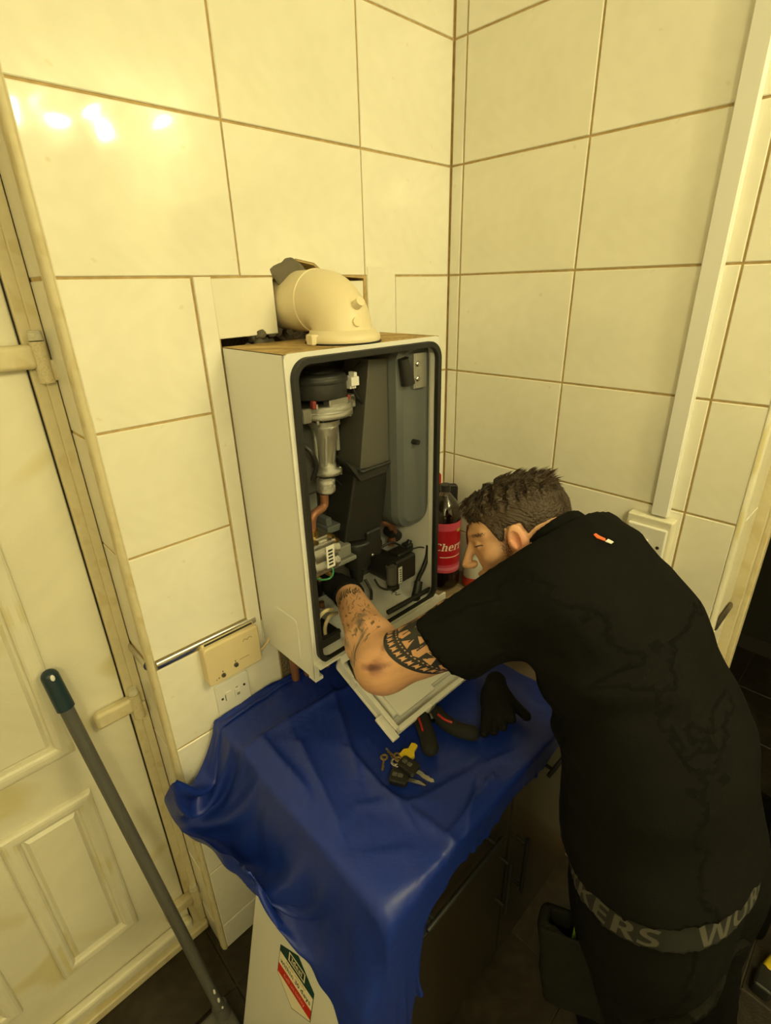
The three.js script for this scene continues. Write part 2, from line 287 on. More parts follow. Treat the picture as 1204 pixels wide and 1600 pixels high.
// right wall
{
  const w = obj('wall_right', [box(TT, 0.15, 0, CEIL, -0.1, 0.795), box(TT, 0.15, 0, CEIL, 1.75, ZF + 0.15), box(TT, 0.15, 2.15, CEIL, 0.79, 1.76)], M.grout);
  struct(w, 'side wall of large glossy cream tiles ending at the doorway');
  const rows = [2.56, 2.32, 2.07, 1.82, 1.57, 1.32, 1.07, 0.82, 0.57, 0.32, 0.07]; const cols = [0.001, 0.038, 0.365, 0.692, 0.793];
  for (let i = 0; i < rows.length - 1; i++) for (let c = 0; c < 4; c++) tileMesh(w, cols[c], cols[c + 1], rows[i + 1], rows[i], onRight);
  for (let i = 0; i < rows.length - 1; i++) for (let c = 0; c < 3; c++) tileMesh(w, 1.76 + c * 0.33, 1.76 + (c + 1) * 0.33, rows[i + 1], rows[i], onRight);
  for (let k = 0; k < 3; k++) for (const [a, b] of [[2.15, 2.32], [2.32, 2.56]]) tileMesh(w, 0.797 + k * 0.32, 1.117 + k * 0.32, a, b, onRight);
  const onRev = (m, x, y) => { m.position.set(x, y, 0.803); };
  const rv = [2.15, 1.83, 1.58, 1.33, 1.085]; for (let i = 0; i < 4; i++) tileMesh(w, 0.012, 0.125, rv[i + 1], rv[i], onRev);
  for (const [a, b] of [[0.82, 1.045], [0.57, 0.82], [0.32, 0.57], [0.07, 0.32]]) tileMesh(w, 0.012, 0.125, a, b, onRev);
  const pts = []; for (let i = 0; i <= 8; i++) { const a = Math.PI / 2 + i / 8 * Math.PI / 2; pts.push([0.010 + 0.011 * Math.cos(a), 0.793 + 0.011 * Math.sin(a)]); } pts.push([0.01, 0.785]);
  const g = extr(pts.map(([x, z]) => [x, -z]), 2.15); g.rotateX(-Math.PI / 2); struct(obj('trim_2', g, M.upvc), 'rounded cream tile bead at the end of the switch wall');
  const rod = new THREE.CylinderGeometry(0.0115, 0.0115, 0.115, 14); rod.rotateZ(Math.PI / 2); rod.scale(1, 1, 0.5); rod.translate(0.068, 1.065, 0.804);
  tag(obj('border_strip', rod, M.darkSteel), 'dark steel border strip in the tiled reveal behind the man', 'trim');
  struct(obj('trim_3', [box(0.125, 0.15, 0, 2.15, 0.793, 0.825, 0.004), box(0.15, 0.178, 0, 2.15, 0.785, 0.835, 0.005)], M.upvcOld), 'cream painted door casing at the end of the tiled reveal');
}
// remaining shell
struct(obj('wall_left', box(XL - 0.15, XL, 0, CEIL, -0.25, ZF + 0.15), M.plaster), 'plain painted wall across the kitchen');
struct(obj('wall_front', box(XL, 0.15, 0, CEIL, ZF, ZF + 0.15), M.plaster), 'plain painted wall opposite the boiler');
struct(obj('ceiling', box(XL - 0.15, 1.95, CEIL, CEIL + 0.12, -0.25, ZF + 0.15), M.ceiling), 'plain white ceiling');
{ // passage beyond the opening
  struct(obj('wall_passage', [box(1.8, 1.95, 0, CEIL, 0.0, 2.5), box(0.15, 1.95, 0, CEIL, -0.1, 0.0), box(0.15, 1.95, 0, CEIL, 2.4, 2.5)], M.passageShadePaint), 'passage walls beyond the opening with the darkness put into their colour');
  const f = obj('floor', box(XL - 0.15, 1.95, -0.12, -TT - 0.001, -0.25, ZF + 0.15), M.floorGrout); struct(f, 'dark brown tiled floor');
  const fs = slab(0.326, 0.326, TT, 0.002); fs.rotateX(-Math.PI / 2);
  for (let i = 0; i < 13; i++) for (let k = 0; k < 10; k++) { const x = XL + 0.165 + i * 0.33, z = -0.155 + k * 0.33 + 0.09; if (z > ZF || x > 1.75) continue; if (x > 0.1 && (z < 0.1 || z > 2.4)) continue; const t = obj('floor_tile', fs, M.floor[Math.floor(rnd() * 2)], f); t.position.set(x, -0.0 + rr(-0.0004, 0.0002), z); }
}

// ceiling lamp (out of the picture, mirrored in the tiles)
{
  const c = V(-0.27, CEIL, 1.68); const g = grp('ceiling_lamp', c); tag(g, 'ceiling lamp with five small warm bulbs on curved arms', 'lamp');
  const loc = b => V(b[0] - c.x, b[1] - c.y, b[2] - c.z);
  obj('ceiling_plate', lathe([[0.001, -0.03], [0.05, -0.028], [0.065, -0.012], [0.068, 0]], V(0, 0, 0)), M.steel, g);
  const bm = new THREE.MeshStandardMaterial({ color: 0x000000, emissive: new THREE.Color().setRGB(...LAMP_COLOR), emissiveIntensity: 45, roughness: 0.5 });
  for (const b of BULBS) { const p = loc(b);
    obj('arm', tube([V(0, -0.02, 0), V(p.x * 0.4, -0.055, p.z * 0.4), V(p.x * 0.85, -0.05, p.z * 0.85), V(p.x, p.y + 0.035, p.z)], 0.005), M.steel, g);
    obj('bulb_holder', cyl(V(p.x, p.y + 0.022, p.z), V(p.x, p.y + 0.06, p.z), 0.016, 0.012), M.steel, g);
    const s = new THREE.SphereGeometry(0.018, 20, 14); s.scale(1, 1.15, 1); s.translate(p.x, p.y, p.z); obj('bulb', s, bm, g);
    const l = new THREE.PointLight(new THREE.Color().setRGB(...LAMP_COLOR), LAMP_POWER, 0, 2); l.position.copy(p); l.castShadow = true; l.shadow.radius = 1.2; l.name = 'bulb_light'; g.add(l);
  }
}

{ // second lamp, over the far side of the kitchen
  const g = grp('globe_lamp', V(GLOBE[0], CEIL, GLOBE[2])); tag(g, 'round opal glass ceiling lamp over the far side of the kitchen', 'lamp');
  const y = GLOBE[1] - CEIL; obj('ceiling_rose', lathe([[0.001, y + 0.1], [0.05, y + 0.1], [0.07, -0.01], [0.07, 0]], V(0, 0, 0)), M.white, g);
  const s = new THREE.SphereGeometry(0.11, 28, 20); s.translate(0, y, 0); obj('opal_globe', s, new THREE.MeshStandardMaterial({ color: 0x000000, emissive: new THREE.Color().setRGB(...LAMP_COLOR), emissiveIntensity: 6, roughness: 0.4 }), g);
  const l = new THREE.PointLight(new THREE.Color().setRGB(...LAMP_COLOR), GLOBE_POWER, 0, 2); l.position.set(0, y, 0); l.castShadow = true; l.shadow.radius = 5.4; l.name = 'globe_light'; g.add(l);
}

// ---------------------------------------------------------------- white panelled door
{
  const Z = -0.12, x0 = -1.715, x1 = -1.006;
  const d = obj('door_1', box(x0, x1, 0.03, 2.03, Z - 0.045, Z, 0.003), M.upvc); struct(d, 'white panelled plastic back door with yellow staining');
  const ring = (xa, xb, ya, yb, w, h) => { // mitred moulding, two steps
    const s = new THREE.Shape([[xa, ya], [xb, ya], [xb, yb], [xa, yb]].map(p => new THREE.Vector2(...p)));
    s.holes.push(new THREE.Path([[xa + w, ya + w], [xa + w, yb - w], [xb - w, yb - w], [xb - w, ya + w]].map(p => new THREE.Vector2(...p))));
    const g = new THREE.ExtrudeGeometry(s, { depth: h * 0.3, bevelEnabled: true, bevelThickness: h * 0.7, bevelSize: w * 0.36, bevelOffset: -w * 0.36, bevelSegments: 3 }); g.translate(0, 0, Z); return g; };
  for (const [xa, xb] of [[-1.312, -1.128], [-1.585, -1.400]]) {
    for (const [ya, yb] of [[0.215, 0.735], [0.862, 1.93]]) {
      const m = obj('panel_moulding', ring(xa, xb, ya, yb, 0.034, 0.014), M.upvc, d);
      obj('raised_field', (() => { const g = slab(xb - xa - 0.075, yb - ya - 0.075, 0.012, 0.010); g.translate((xa + xb) / 2, (ya + yb) / 2, Z + 0.008); return g; })(), M.upvc, m);
    }
  }
  obj('weather_bar', [box(x0, x1, 0.058, 0.092, Z, Z + 0.03, 0.012, 3), box(x0, x1, 0.031, 0.062, Z, Z + 0.013, 0.003)], M.upvc, d);
  obj('door_sill', box(x0 - 0.03, -0.968, 0, 0.03, Z - 0.06, Z + 0.03, 0.006), M.upvcOld, d);
  const fr = obj('door_frame', [box(-1.003, -0.9665, 0, 2.1, Z - 0.06, Z + 0.006, 0.003), box(-0.985, -0.9665, 0, 2.1, Z + 0.004, Z + 0.012, 0.003), box(x0 - 0.04, x0 - 0.003, 0, 2.1, Z - 0.06, Z + 0.006, 0.003), box(x0 - 0.04, -0.967, 2.034, 2.1, Z - 0.06, Z + 0.006, 0.003)], M.upvcOld, d);
  obj('door_seal', [box(-1.0065, -1.0025, 0.03, 2.03, Z - 0.02, Z - 0.004)], M.rubber, d);
  struct(obj('trim_4', box(-1.94, x0 - 0.04, 0, 2.1, -0.25, -0.06), M.upvcOld), 'cream side casing beyond the door');
  for (const [px, py] of [[60, 560], [210, 1100], [303, 1400]]) {
    const p = back(px, py, Z + 0.016); const h = new THREE.Group(); h.name = 'hinge'; h.position.copy(p); d.add(h);
    obj('hinge_leaf', [box(-0.085, -0.004, -0.017, 0.024, -0.016, 0.010, 0.009, 3)], M.upvcOld, h);
    obj('hinge_barrel', [cyl(V(0.004, -0.042, 0), V(0.004, 0.028, 0), 0.0125, 0.0125, 18), box(-0.004, 0.024, -0.04, -0.004, -0.016, 0.004, 0.003)], M.upvcOld, h);
    obj('hinge_cap', cyl(V(0.004, 0.030, 0), V(0.004, 0.046, 0), 0.0115, 0.010, 18), M.upvc, h);
  }
}

// ---------------------------------------------------------------- mop
{
  const top = back(72, 1046, -0.088), bot = hor(352, 1590, 0.045); const dir = bot.clone().sub(top).normalize();
  const g = grp('broom', bot.clone().setY(0)); tag(g, 'grey metal broom pole with teal end cap leaning on the white door', 'broom');
  const l = p => p.clone().sub(g.position);
  const at = t => l(top.clone().addScaledVector(dir, t));
  obj('pole', cyl(at(0.085), at(top.distanceTo(bot) - 0.02), 0.0135, 0.0135, 20), M.mopGrey, g);
  const capM = obj('end_cap', [cyl(at(0.018), at(0.095), 0.0165, 0.0172, 20), (() => { const s = new THREE.SphereGeometry(0.0165, 18, 12); s.scale(1, 1, 1); const c = at(0.018); s.translate(c.x, c.y, c.z); return s; })()], M.mopCap, g);
  const hp = at(0.02).addScaledVector(V(0.15, 0.3, 0.9).normalize(), 0.0135); const hs = new THREE.SphereGeometry(0.006, 12, 8); hs.scale(0.8, 1.4, 0.8); hs.translate(hp.x, hp.y, hp.z); obj('hang_hole', hs, M.labelWhite, capM);
  obj('worn_paint', [0.62, 0.64, 0.655].map((t, i) => { const p = at(top.distanceTo(bot) * (0.9 + 0.03 * i)).addScaledVector(V(0.3, 0.4, 0.86).normalize(), 0.0118); const s = new THREE.SphereGeometry(0.006, 8, 6); s.scale(0.6, 1.6, 0.8); s.translate(p.x, p.y, p.z); return s; }), M.labelWhite, g);
  obj('socket', cyl(l(bot.clone().addScaledVector(dir, -0.05)), l(bot), 0.019, 0.02, 18), M.mopGrey, g);
  obj('broom_head', [box(-0.10, 0.022, 0.034, 0.062, -0.03, 0.05, 0.01, 2)], M.mopGrey, g);
  const br = []; for (let i = 0; i < 12; i++) for (let k = 0; k < 5; k++) { const x = -0.093 + i * 0.0098, z = -0.022 + k * 0.016; br.push(cyl(V(x, 0.036, z), V(x + rr(-0.004, 0.004), 0.0, z + rr(-0.004, 0.004)), 0.0035, 0.005, 6)); }
  stuff(obj('bristles', br, M.blackMatt, g));
}

// ---------------------------------------------------------------- thermostat box, fused spur, cable
{
  const a = back(318, 1013, 0.03), g = grp('thermostat_box', V(-0.789, 1.006, 0)); tag(g, 'cream plastic heating control box with dials under the steel strip', 'thermostat');
  g.rotation.z = 0.0;
  const c = extr(rrect(-0.066, -0.05, 0.066, 0.048, 0.006), 0.022, 0.004); obj('case', c, M.creamPlastic, g);
  obj('back_plate', box(-0.067, 0.066, -0.046, 0.056, -0.001, 0.012, 0.003), M.creamPlastic, g);
  obj('vent_slot', box(-0.06, 0.062, 0.0525, 0.0555, 0.010, 0.0135), M.ink, g);
  for (const [x, y, r] of [[-0.034, -0.036, 0.0055], [0.0, -0.026, 0.006]]) { const k = obj('dial', cyl(V(x, y, 0.024), V(x, y, 0.030), r, r * 0.9, 16), M.darkSteel, g); obj('dial_mark', box(x - 0.001, x + 0.001, y + 0.008, y + 0.012, 0.0255, 0.0264), M.ink, k); }
  for (const q of [[-0.047, -0.044, -0.040, -0.037], [-0.053, -0.051, -0.042, -0.0395], [0.010, 0.036, -0.0185, -0.0178]]) obj('dial_scale', box(...q, 0.0255, 0.0264), M.darkSteel, g);
  const mk = []; for (let i = 0; i < 9; i++) { const p = [[0, 0], [2, 3], [5, 3.5], [8, 2], [10, 0], [12, 2.2], [15, 3.8], [18, 3], [20, 0]]; if (i < 8) mk.push(cyl(V(0.026 + p[i][0] * 0.0012, 0.026 + p[i][1] * 0.0013, 0.0262), V(0.026 + p[i + 1][0] * 0.0012, 0.026 + p[i + 1][1] * 0.0013, 0.0262), 0.0006, 0.0006, 6)); }
  obj('maker_mark', mk, M.darkSteel, g);
  const s = grp('fused_spur', V(-0.7985, 0.885, 0)); tag(s, 'white double spur plate with small switch below the heating control box', 'spur plate');
  obj('plate', extr(rrect(-0.0425, -0.043, 0.0425, 0.043, 0.004), 0.004, 0.0015), M.switchWhite, s);
  for (const [x, y] of [[-0.030, 0.0], [0.030, 0.008]]) obj('screw', cyl(V(x, y, 0.004), V(x, y, 0.0068), 0.0036, 0.003, 12), M.ink, s);
  obj('fuse_carrier', extr(rrect(-0.020, -0.013, -0.006, 0.013, 0.002), 0.002, 0.0008).translate(0, 0, 0.005), M.switchWhite, s);
  obj('fuse_slot', box(-0.0225, -0.0213, -0.010, 0.008, 0.0055, 0.0064), M.ink, s);
  const rk = obj('rocker', extr(rrect(0.003, -0.012, 0.017, 0.010, 0.001), 0.004, 0.001).translate(0, 0, 0.005), M.switchWhite, s);
  obj('rocker_label', [box(0.006, 0.014, -0.008, -0.006, 0.0098, 0.0105), box(0.006, 0.014, -0.004, -0.002, 0.0098, 0.0105), box(0.007, 0.013, 0.012, 0.0135, 0.0052, 0.0062)], M.ink, rk);
  tag(obj('cable', [tube([V(-0.722, 0.972, 0.012), V(-0.71, 0.982, 0.02), V(-0.69, 1.005, 0.022), V(-0.672, 1.02, 0.03)], 0.0035), tube([V(-0.722, 0.966, 0.012), V(-0.705, 0.99, 0.024), V(-0.686, 1.012, 0.03), V(-0.668, 1.03, 0.04)], 0.003)], M.cableCream), 'cream cable running from heating control box behind the boiler', 'cable');
  for (const [x, z, r, lab] of [[-0.635, 0.03, 0.011, 'copper pipe under the boiler next to the cut edge of the tiles'], [-0.60, 0.035, 0.011, 'copper pipe under the boiler between the two other pipes'], [-0.545, 0.05, 0.0075, 'thinnest copper pipe under the boiler']]) tag(obj('pipe', cyl(V(x, 0.84, z), V(x, 1.05, z), r, r, 16), M.copper), lab, 'pipe', 'pipes under the boiler');
}

// ---------------------------------------------------------------- trunking and switch on the right wall
{
  const t = grp('cable_trunking', V(0, 1.305, 0.6465)); tag(t, 'white vertical cable trunking running down to the light switch', 'trunking');
  const prof = rrect(-0.0185, 0, 0.0185, 0.0165, 0.0025); const g = extr(prof, CEIL - 1.305); g.rotateX(-Math.PI / 2); g.rotateY(Math.PI / 2); obj('trunking_body', (() => { g.translate(0, 0, 0); return g; })(), M.enamel, t);
  obj('trunking_lid', box(-0.0195, -0.0155, 0.0, CEIL - 1.305, -0.0165, 0.0165, 0.001), M.enamel, t);
  const s = grp('light_switch', V(0, 1.235, 0.633)); tag(s, 'white surface mounted light switch at the foot of the cable trunking', 'switch');
  obj('pattress', box(-0.030, 0.0, -0.065, 0.065, -0.05, 0.05, 0.004, 2), M.upvc, s);
  obj('plate', box(-0.037, -0.028, -0.0455, 0.0455, -0.0435, 0.0435, 0.004, 3), M.switchWhite, s);
  const rk = obj('rocker', box(-0.0415, -0.036, -0.012, 0.014, -0.008, 0.008, 0.0015), M.switchWhite, s);
  for (const z of [-0.03, 0.03]) obj('screw', cyl(V(-0.036, 0, z), V(-0.0385, 0, z), 0.0042, 0.0036, 12), M.ink, s);
}

// ---------------------------------------------------------------- base cabinets and worktop
const WT = 0.835, WX = -0.858, WZ = 0.612;
{
  const units = [[-0.845, -0.452, 'end base unit of dark brown gloss with one drawer over a cupboard door'], [-0.448, -0.005, 'dark brown gloss base unit with long upright handles against the tiled wall']];
  const handle = (p, q, out) => { const d = q.clone().sub(p).normalize(); const o = V(0, 0, out); const gs = [cyl(p.clone().addScaledVector(d, -0.022).add(o), q.clone().addScaledVector(d, 0.022).add(o), 0.0055, 0.0055, 14)]; for (const e of [p, q]) gs.push(cyl(e.clone(), e.clone().add(o), 0.0045, 0.0045, 12)); return gs; };
  units.forEach(([a, b, lab], i) => {
    const g = grp('base_cabinet', V((a + b) / 2, 0, 0.3)); tag(g, lab, 'cabinet', 'base cabinets under the blue sheet');
    const w = (b - a) / 2, zf = 0.575 - 0.3;
    obj('carcass', [box(-w, -w + 0.018, 0.1, 0.795, -0.28, zf), box(w - 0.018, w, 0.1, 0.795, -0.28, zf), box(-w + 0.018, w - 0.018, 0.1, 0.118, -0.28, zf), box(-w + 0.018, w - 0.018, 0.1, 0.795, -0.28, -0.27), box(-w + 0.018, w - 0.018, 0.777, 0.795, -0.28, zf)], M.cabinet, g);
    obj('plinth', box(-w, w, 0.0, 0.1, zf - 0.06, zf - 0.045), M.cabinet, g);
    if (i === 0) {
      const dr = obj('drawer_front', box(-w + 0.002, w - 0.002, 0.615, 0.79, zf, zf + 0.02, 0.002), M.cabinet, g);
      obj('handle', handle(V(-0.085 - 0.02, 0.712, zf + 0.02), V(0.115 - 0.02, 0.712, zf + 0.02), 0.03), M.black, dr);
      const dd = obj('door', box(-w + 0.002, w - 0.002, 0.105, 0.612, zf, zf + 0.02, 0.002), M.cabinet, g);
      obj('edge_band', box(-w + 0.0005, -w + 0.002, 0.105, 0.612, zf, zf + 0.02), M.cabinetEdge, dd);
      obj('handle', handle(V(w - 0.03, 0.40, zf + 0.02), V(w - 0.03, 0.56, zf + 0.02), 0.03), M.black, dd);
    } else {
      const dd = obj('door', box(-w + 0.002, w - 0.002, 0.105, 0.79, zf, zf + 0.02, 0.002), M.cabinet, g);
      obj('handle', handle(V(-w + 0.035, 0.40, zf + 0.02), V(-w + 0.035, 0.56, zf + 0.02), 0.03), M.black, dd);
      obj('handle', handle(V(-w + 0.12, 0.74, zf + 0.02), V(-w + 0.20, 0.74, zf + 0.02), 0.03), M.black, dd);
    }
  });
  tag(obj('worktop', box(WX + 0.008, -0.001, 0.797, WT - 0.004, 0.002, WZ - 0.008, 0.010, 3), M.worktop), 'brown laminate worktop running under the boiler to the tiled corner', 'worktop');
}

// ---------------------------------------------------------------- blue dust sheet: draped by a small cloth relaxation
function relax(P, Q, CA, CB, CL, CS, N, nC, r, pins) {
  const wx = WX, wz = WZ, wt = WT, nP = pins.length, PI2 = new Int32Array(nP), PT = new Float64Array(nP * 3); pins.forEach(([k, p], i) => { PI2[i] = 3 * k; PT[3 * i] = p.x; PT[3 * i + 1] = p.y; PT[3 * i + 2] = p.z; });
  const solve = () => { for (let q = 0; q < nC; q++) { const a = CA[q] * 3, b = CB[q] * 3; const dx = P[b] - P[a], dy = P[b + 1] - P[a + 1], dz = P[b + 2] - P[a + 2]; const d = Math.sqrt(dx * dx + dy * dy + dz * dz) + 1e-12; const f = 0.5 * CS[q] * (d - CL[q]) / d; P[a] += dx * f; P[a + 1] += dy * f; P[a + 2] += dz * f; P[b] -= dx * f; P[b + 1] -= dy * f; P[b + 2] -= dz * f; } };
  const collide = () => { for (let k = 0; k < N * 3; k += 3) {
    if (P[k + 2] < 0.006 && P[k] > -0.97) P[k + 2] = 0.006;
    const x = P[k], y = P[k + 1], z = P[k + 2];
    if (y >= wt + r || z >= wz + r) continue;
    const lim = (z > 0.21 && z < 0.60) ? casingX(y) : wx;
    if (x > lim - r) { const dl = x - (lim - r), du = wt + r - y, df = wz + r - z; if (du <= dl && du <= df) { P[k + 1] = wt + r; P[k] += (Q[k] - P[k]) * 0.35; P[k + 2] += (Q[k + 2] - P[k + 2]) * 0.35; } else if (dl <= df) P[k] = lim - r; else P[k + 2] = wz + r; } } };
  const step = () => { for (let k = 0; k < N * 3; k++) { const v = (P[k] - Q[k]) * 0.93; Q[k] = P[k]; P[k] += v; } for (let k = 1; k < N * 3; k += 3) P[k] -= 0.00055; };
  const pin = () => { for (let i = 0; i < nP; i++) for (let c = 0; c < 3; c++) P[PI2[i] + c] += (PT[3 * i + c] - P[PI2[i] + c]) * 0.5; };
  for (let st = 0; st < 190; st++) { step(); for (let it = 0; it < 12; it++) { pin(); solve(); collide(); } }
}
function casingX(y) { return y > 0.64 ? -0.862 : y > 0.6 ? lerp(-0.902, -0.862, (y - 0.6) / 0.04) : -0.902 - (0.6 - y) * 0.23; }
{
  const NU = 176, NV = 132, N = NU * NV, P = new Float64Array(N * 3), Q = new Float64Array(N * 3);
  const Lover = z => { const k = [[-0.12, 0.20], [0.02, 0.25], [0.22, 0.25], [0.27, 0.27], [0.31, 0.235], [0.37, 0.17], [0.43, 0.145], [0.5, 0.18], [0.62, 0.27], [1.2, 0.45]]; for (let i = 1; i < k.length; i++) if (z < k[i][0]) return lerp(k[i - 1][1], k[i][1], clamp((z - k[i - 1][0]) / (k[i][0] - k[i - 1][0]), 0, 1)); return 0.6; };
  const Fover = x => x > -0.70 ? 0.035 + 0.012 * Math.sin(x * 30) : x > -0.86 ? lerp(0.22, 0.035, sstep(-0.86, -0.75, x)) : lerp(0.46, 0.22, sstep(-1.2, -0.86, x));
  const flat = new Float64Array(N * 2);
  for (let j = 0; j < NV; j++) for (let i = 0; i < NU; i++) {
    const u = i / (NU - 1), v = j / (NV - 1); let zz = lerp(-0.06, 0.62, v); const xl = WX - Lover(zz), xr = -0.183 + 0.010 * Math.sin(v * 7);
    let x = lerp(xl, xr, u); const zf = WZ + Fover(x); const z = lerp(-0.075, zf, v);
    const k = j * NU + i; flat[2 * k] = x; flat[2 * k + 1] = z;
    // starting shape: folded over the edges
    let X = x, Y = WT + 0.006 + 0.012 * Math.abs(fbm(x * 9, z * 9, 2.2, 3)) , Z = z;
    if (x < WX) { const d = WX - x; X = WX - 0.02 - d * 0.42; Y -= d * 0.86; }
    if (z > WZ) { const d = z - WZ; Z = WZ + 0.012 + d * 0.38; Y -= d * 0.9; }
    if (z < 0.012) { const d = 0.012 - z; Z = 0.014; Y += d; }
    P[3 * k] = X; P[3 * k + 1] = Y; P[3 * k + 2] = Z;
  }
  Q.set(P);
  const C = []; const add = (a, b, s) => { const d = Math.hypot(flat[2 * a] - flat[2 * b], flat[2 * a + 1] - flat[2 * b + 1]); const mx = (flat[2 * a] + flat[2 * b]) / 2, mz = (flat[2 * a + 1] + flat[2 * b + 1]) / 2; C.push(a, b, d * (1.012 + 0.05 * Math.max(-0.2, fbm(mx * 7 + 3, mz * 7 - 1, 0.5, 2))), s); };
  for (let j = 0; j < NV; j++) for (let i = 0; i < NU; i++) { const k = j * NU + i; if (i + 1 < NU) add(k, k + 1, 1); if (j + 1 < NV) add(k, k + NU, 1); if (i + 1 < NU && j + 1 < NV) { add(k, k + NU + 1, 0.5); add(k + 1, k + NU, 0.5); } if (i + 2 < NU) add(k, k + 2, 0.18); if (j + 2 < NV) add(k, k + 2 * NU, 0.18); }
  const nC = C.length / 4, CA = Int32Array.from({ length: nC }, (_, i) => C[4 * i]), CB = Int32Array.from({ length: nC }, (_, i) => C[4 * i + 1]), CL = Float64Array.from({ length: nC }, (_, i) => C[4 * i + 2]), CS = Float64Array.from({ length: nC }, (_, i) => C[4 * i + 3]);
  const r = 0.0035;
  // the stiff hem at the wall end stands out from the worktop
  const hem = [[268, 1214, -1.0], [264, 1248, -1.0], [282, 1288, -0.985], [330, 1310, -0.965], [372, 1338, -0.95], [402, 1366, -0.94]].map(([a, b, x]) => side(a, b, x));
  const pins = []; for (let j = 0; j < NV; j++) { const v = j / (NV - 1); if (v > 0.02 && v < 0.47) { const t = (v - 0.02) / 0.45 * (hem.length - 1), k = Math.min(hem.length - 2, Math.floor(t)); pins.push([j * NU, hem[k].clone().lerp(hem[k + 1], t - k)]); } }
  relax(P, Q, CA, CB, CL, CS, N, nC, r, pins);
  const pos = new Float32Array(N * 3); for (let k = 0; k < N * 3; k++) pos[k] = P[k];
  for (let pass = 0; pass < 3; pass++) { const src = pos.slice(); for (let j = 1; j < NV - 1; j++) for (let i = 1; i < NU - 1; i++) { const k = j * NU + i; for (let c = 0; c < 3; c++) pos[3 * k + c] = src[3 * k + c] * 0.5 + 0.125 * (src[3 * (k - 1) + c] + src[3 * (k + 1) + c] + src[3 * (k - NU) + c] + src[3 * (k + NU) + c]); } }
  // pressed-in fold creases, given as lines on the worktop
  const cr = [[470, 1165, 530, 1290, 0.010, 0.016], [545, 1175, 640, 1285, 0.009, 0.010], [600, 1240, 720, 1325, 0.007, 0.010], [520, 1080, 560, 1210, 0.008, 0.012], [560, 1260, 690, 1255, 0.005, 0.012], [640, 1260, 790, 1180, 0.005, 0.012], [700, 1310, 770, 1215, 0.007, 0.010], [410, 1160, 480, 1240, 0.010, 0.014], [380, 1180, 450, 1130, 0.010, 0.014], [450, 1130, 560, 1070, 0.012, 0.012], [730, 1290, 745, 1220, 0.006, 0.008], [560, 1340, 640, 1330, 0.004, 0.012]].map(([a, b, c2, d2, h, w]) => [hor(a, b, WT), hor(c2, d2, WT), h, w]);
  for (let k = 0; k < N; k++) { const x = pos[3 * k], y = pos[3 * k + 1], z = pos[3 * k + 2]; if (y < WT - 0.004) { const m = sstep(WT, WT - 0.12, y); pos[3 * k] -= m * 0.010 * (1 + ns(z * 16, y * 4, 3)); continue; } let hh = 0; for (const [p, q, h, w] of cr) { const dx = q.x - p.x, dz = q.z - p.z, l2 = dx * dx + dz * dz; const t = clamp(((x - p.x) * dx + (z - p.z) * dz) / l2, 0, 1); const s = ((x - p.x) * dz - (z - p.z) * dx) / Math.sqrt(l2); const d = Math.hypot(x - p.x - dx * t, z - p.z - dz * t); hh += 1.5 * h * Math.exp(-d / w * (s > 0 ? 1.6 : 0.7)) * (0.6 + 0.4 * Math.sin(t * Math.PI)); } pos[3 * k + 1] += Math.min(hh, 0.022) + 0.007 * Math.max(0, fbm(x * 14, z * 14, 7, 3) + 0.1); }
  const uv = new Float32Array(N * 2); for (let k = 0; k < N * 2; k++) uv[k] = flat[k];
  const idx = []; for (let j = 0; j < NV - 1; j++) for (let i = 0; i < NU - 1; i++) { const a = j * NU + i; idx.push(a, a + NU, a + 1, a + 1, a + NU, a + NU + 1); }
  const g = new THREE.BufferGeometry(); g.setAttribute('position', new THREE.BufferAttribute(pos, 3)); g.setAttribute('uv', new THREE.BufferAttribute(uv, 2)); g.setIndex(idx); g.computeVertexNormals();
  tag(obj('dust_sheet', g, M.tarp), 'crumpled shiny blue dust sheet draped over the worktop', 'dust sheet');
}

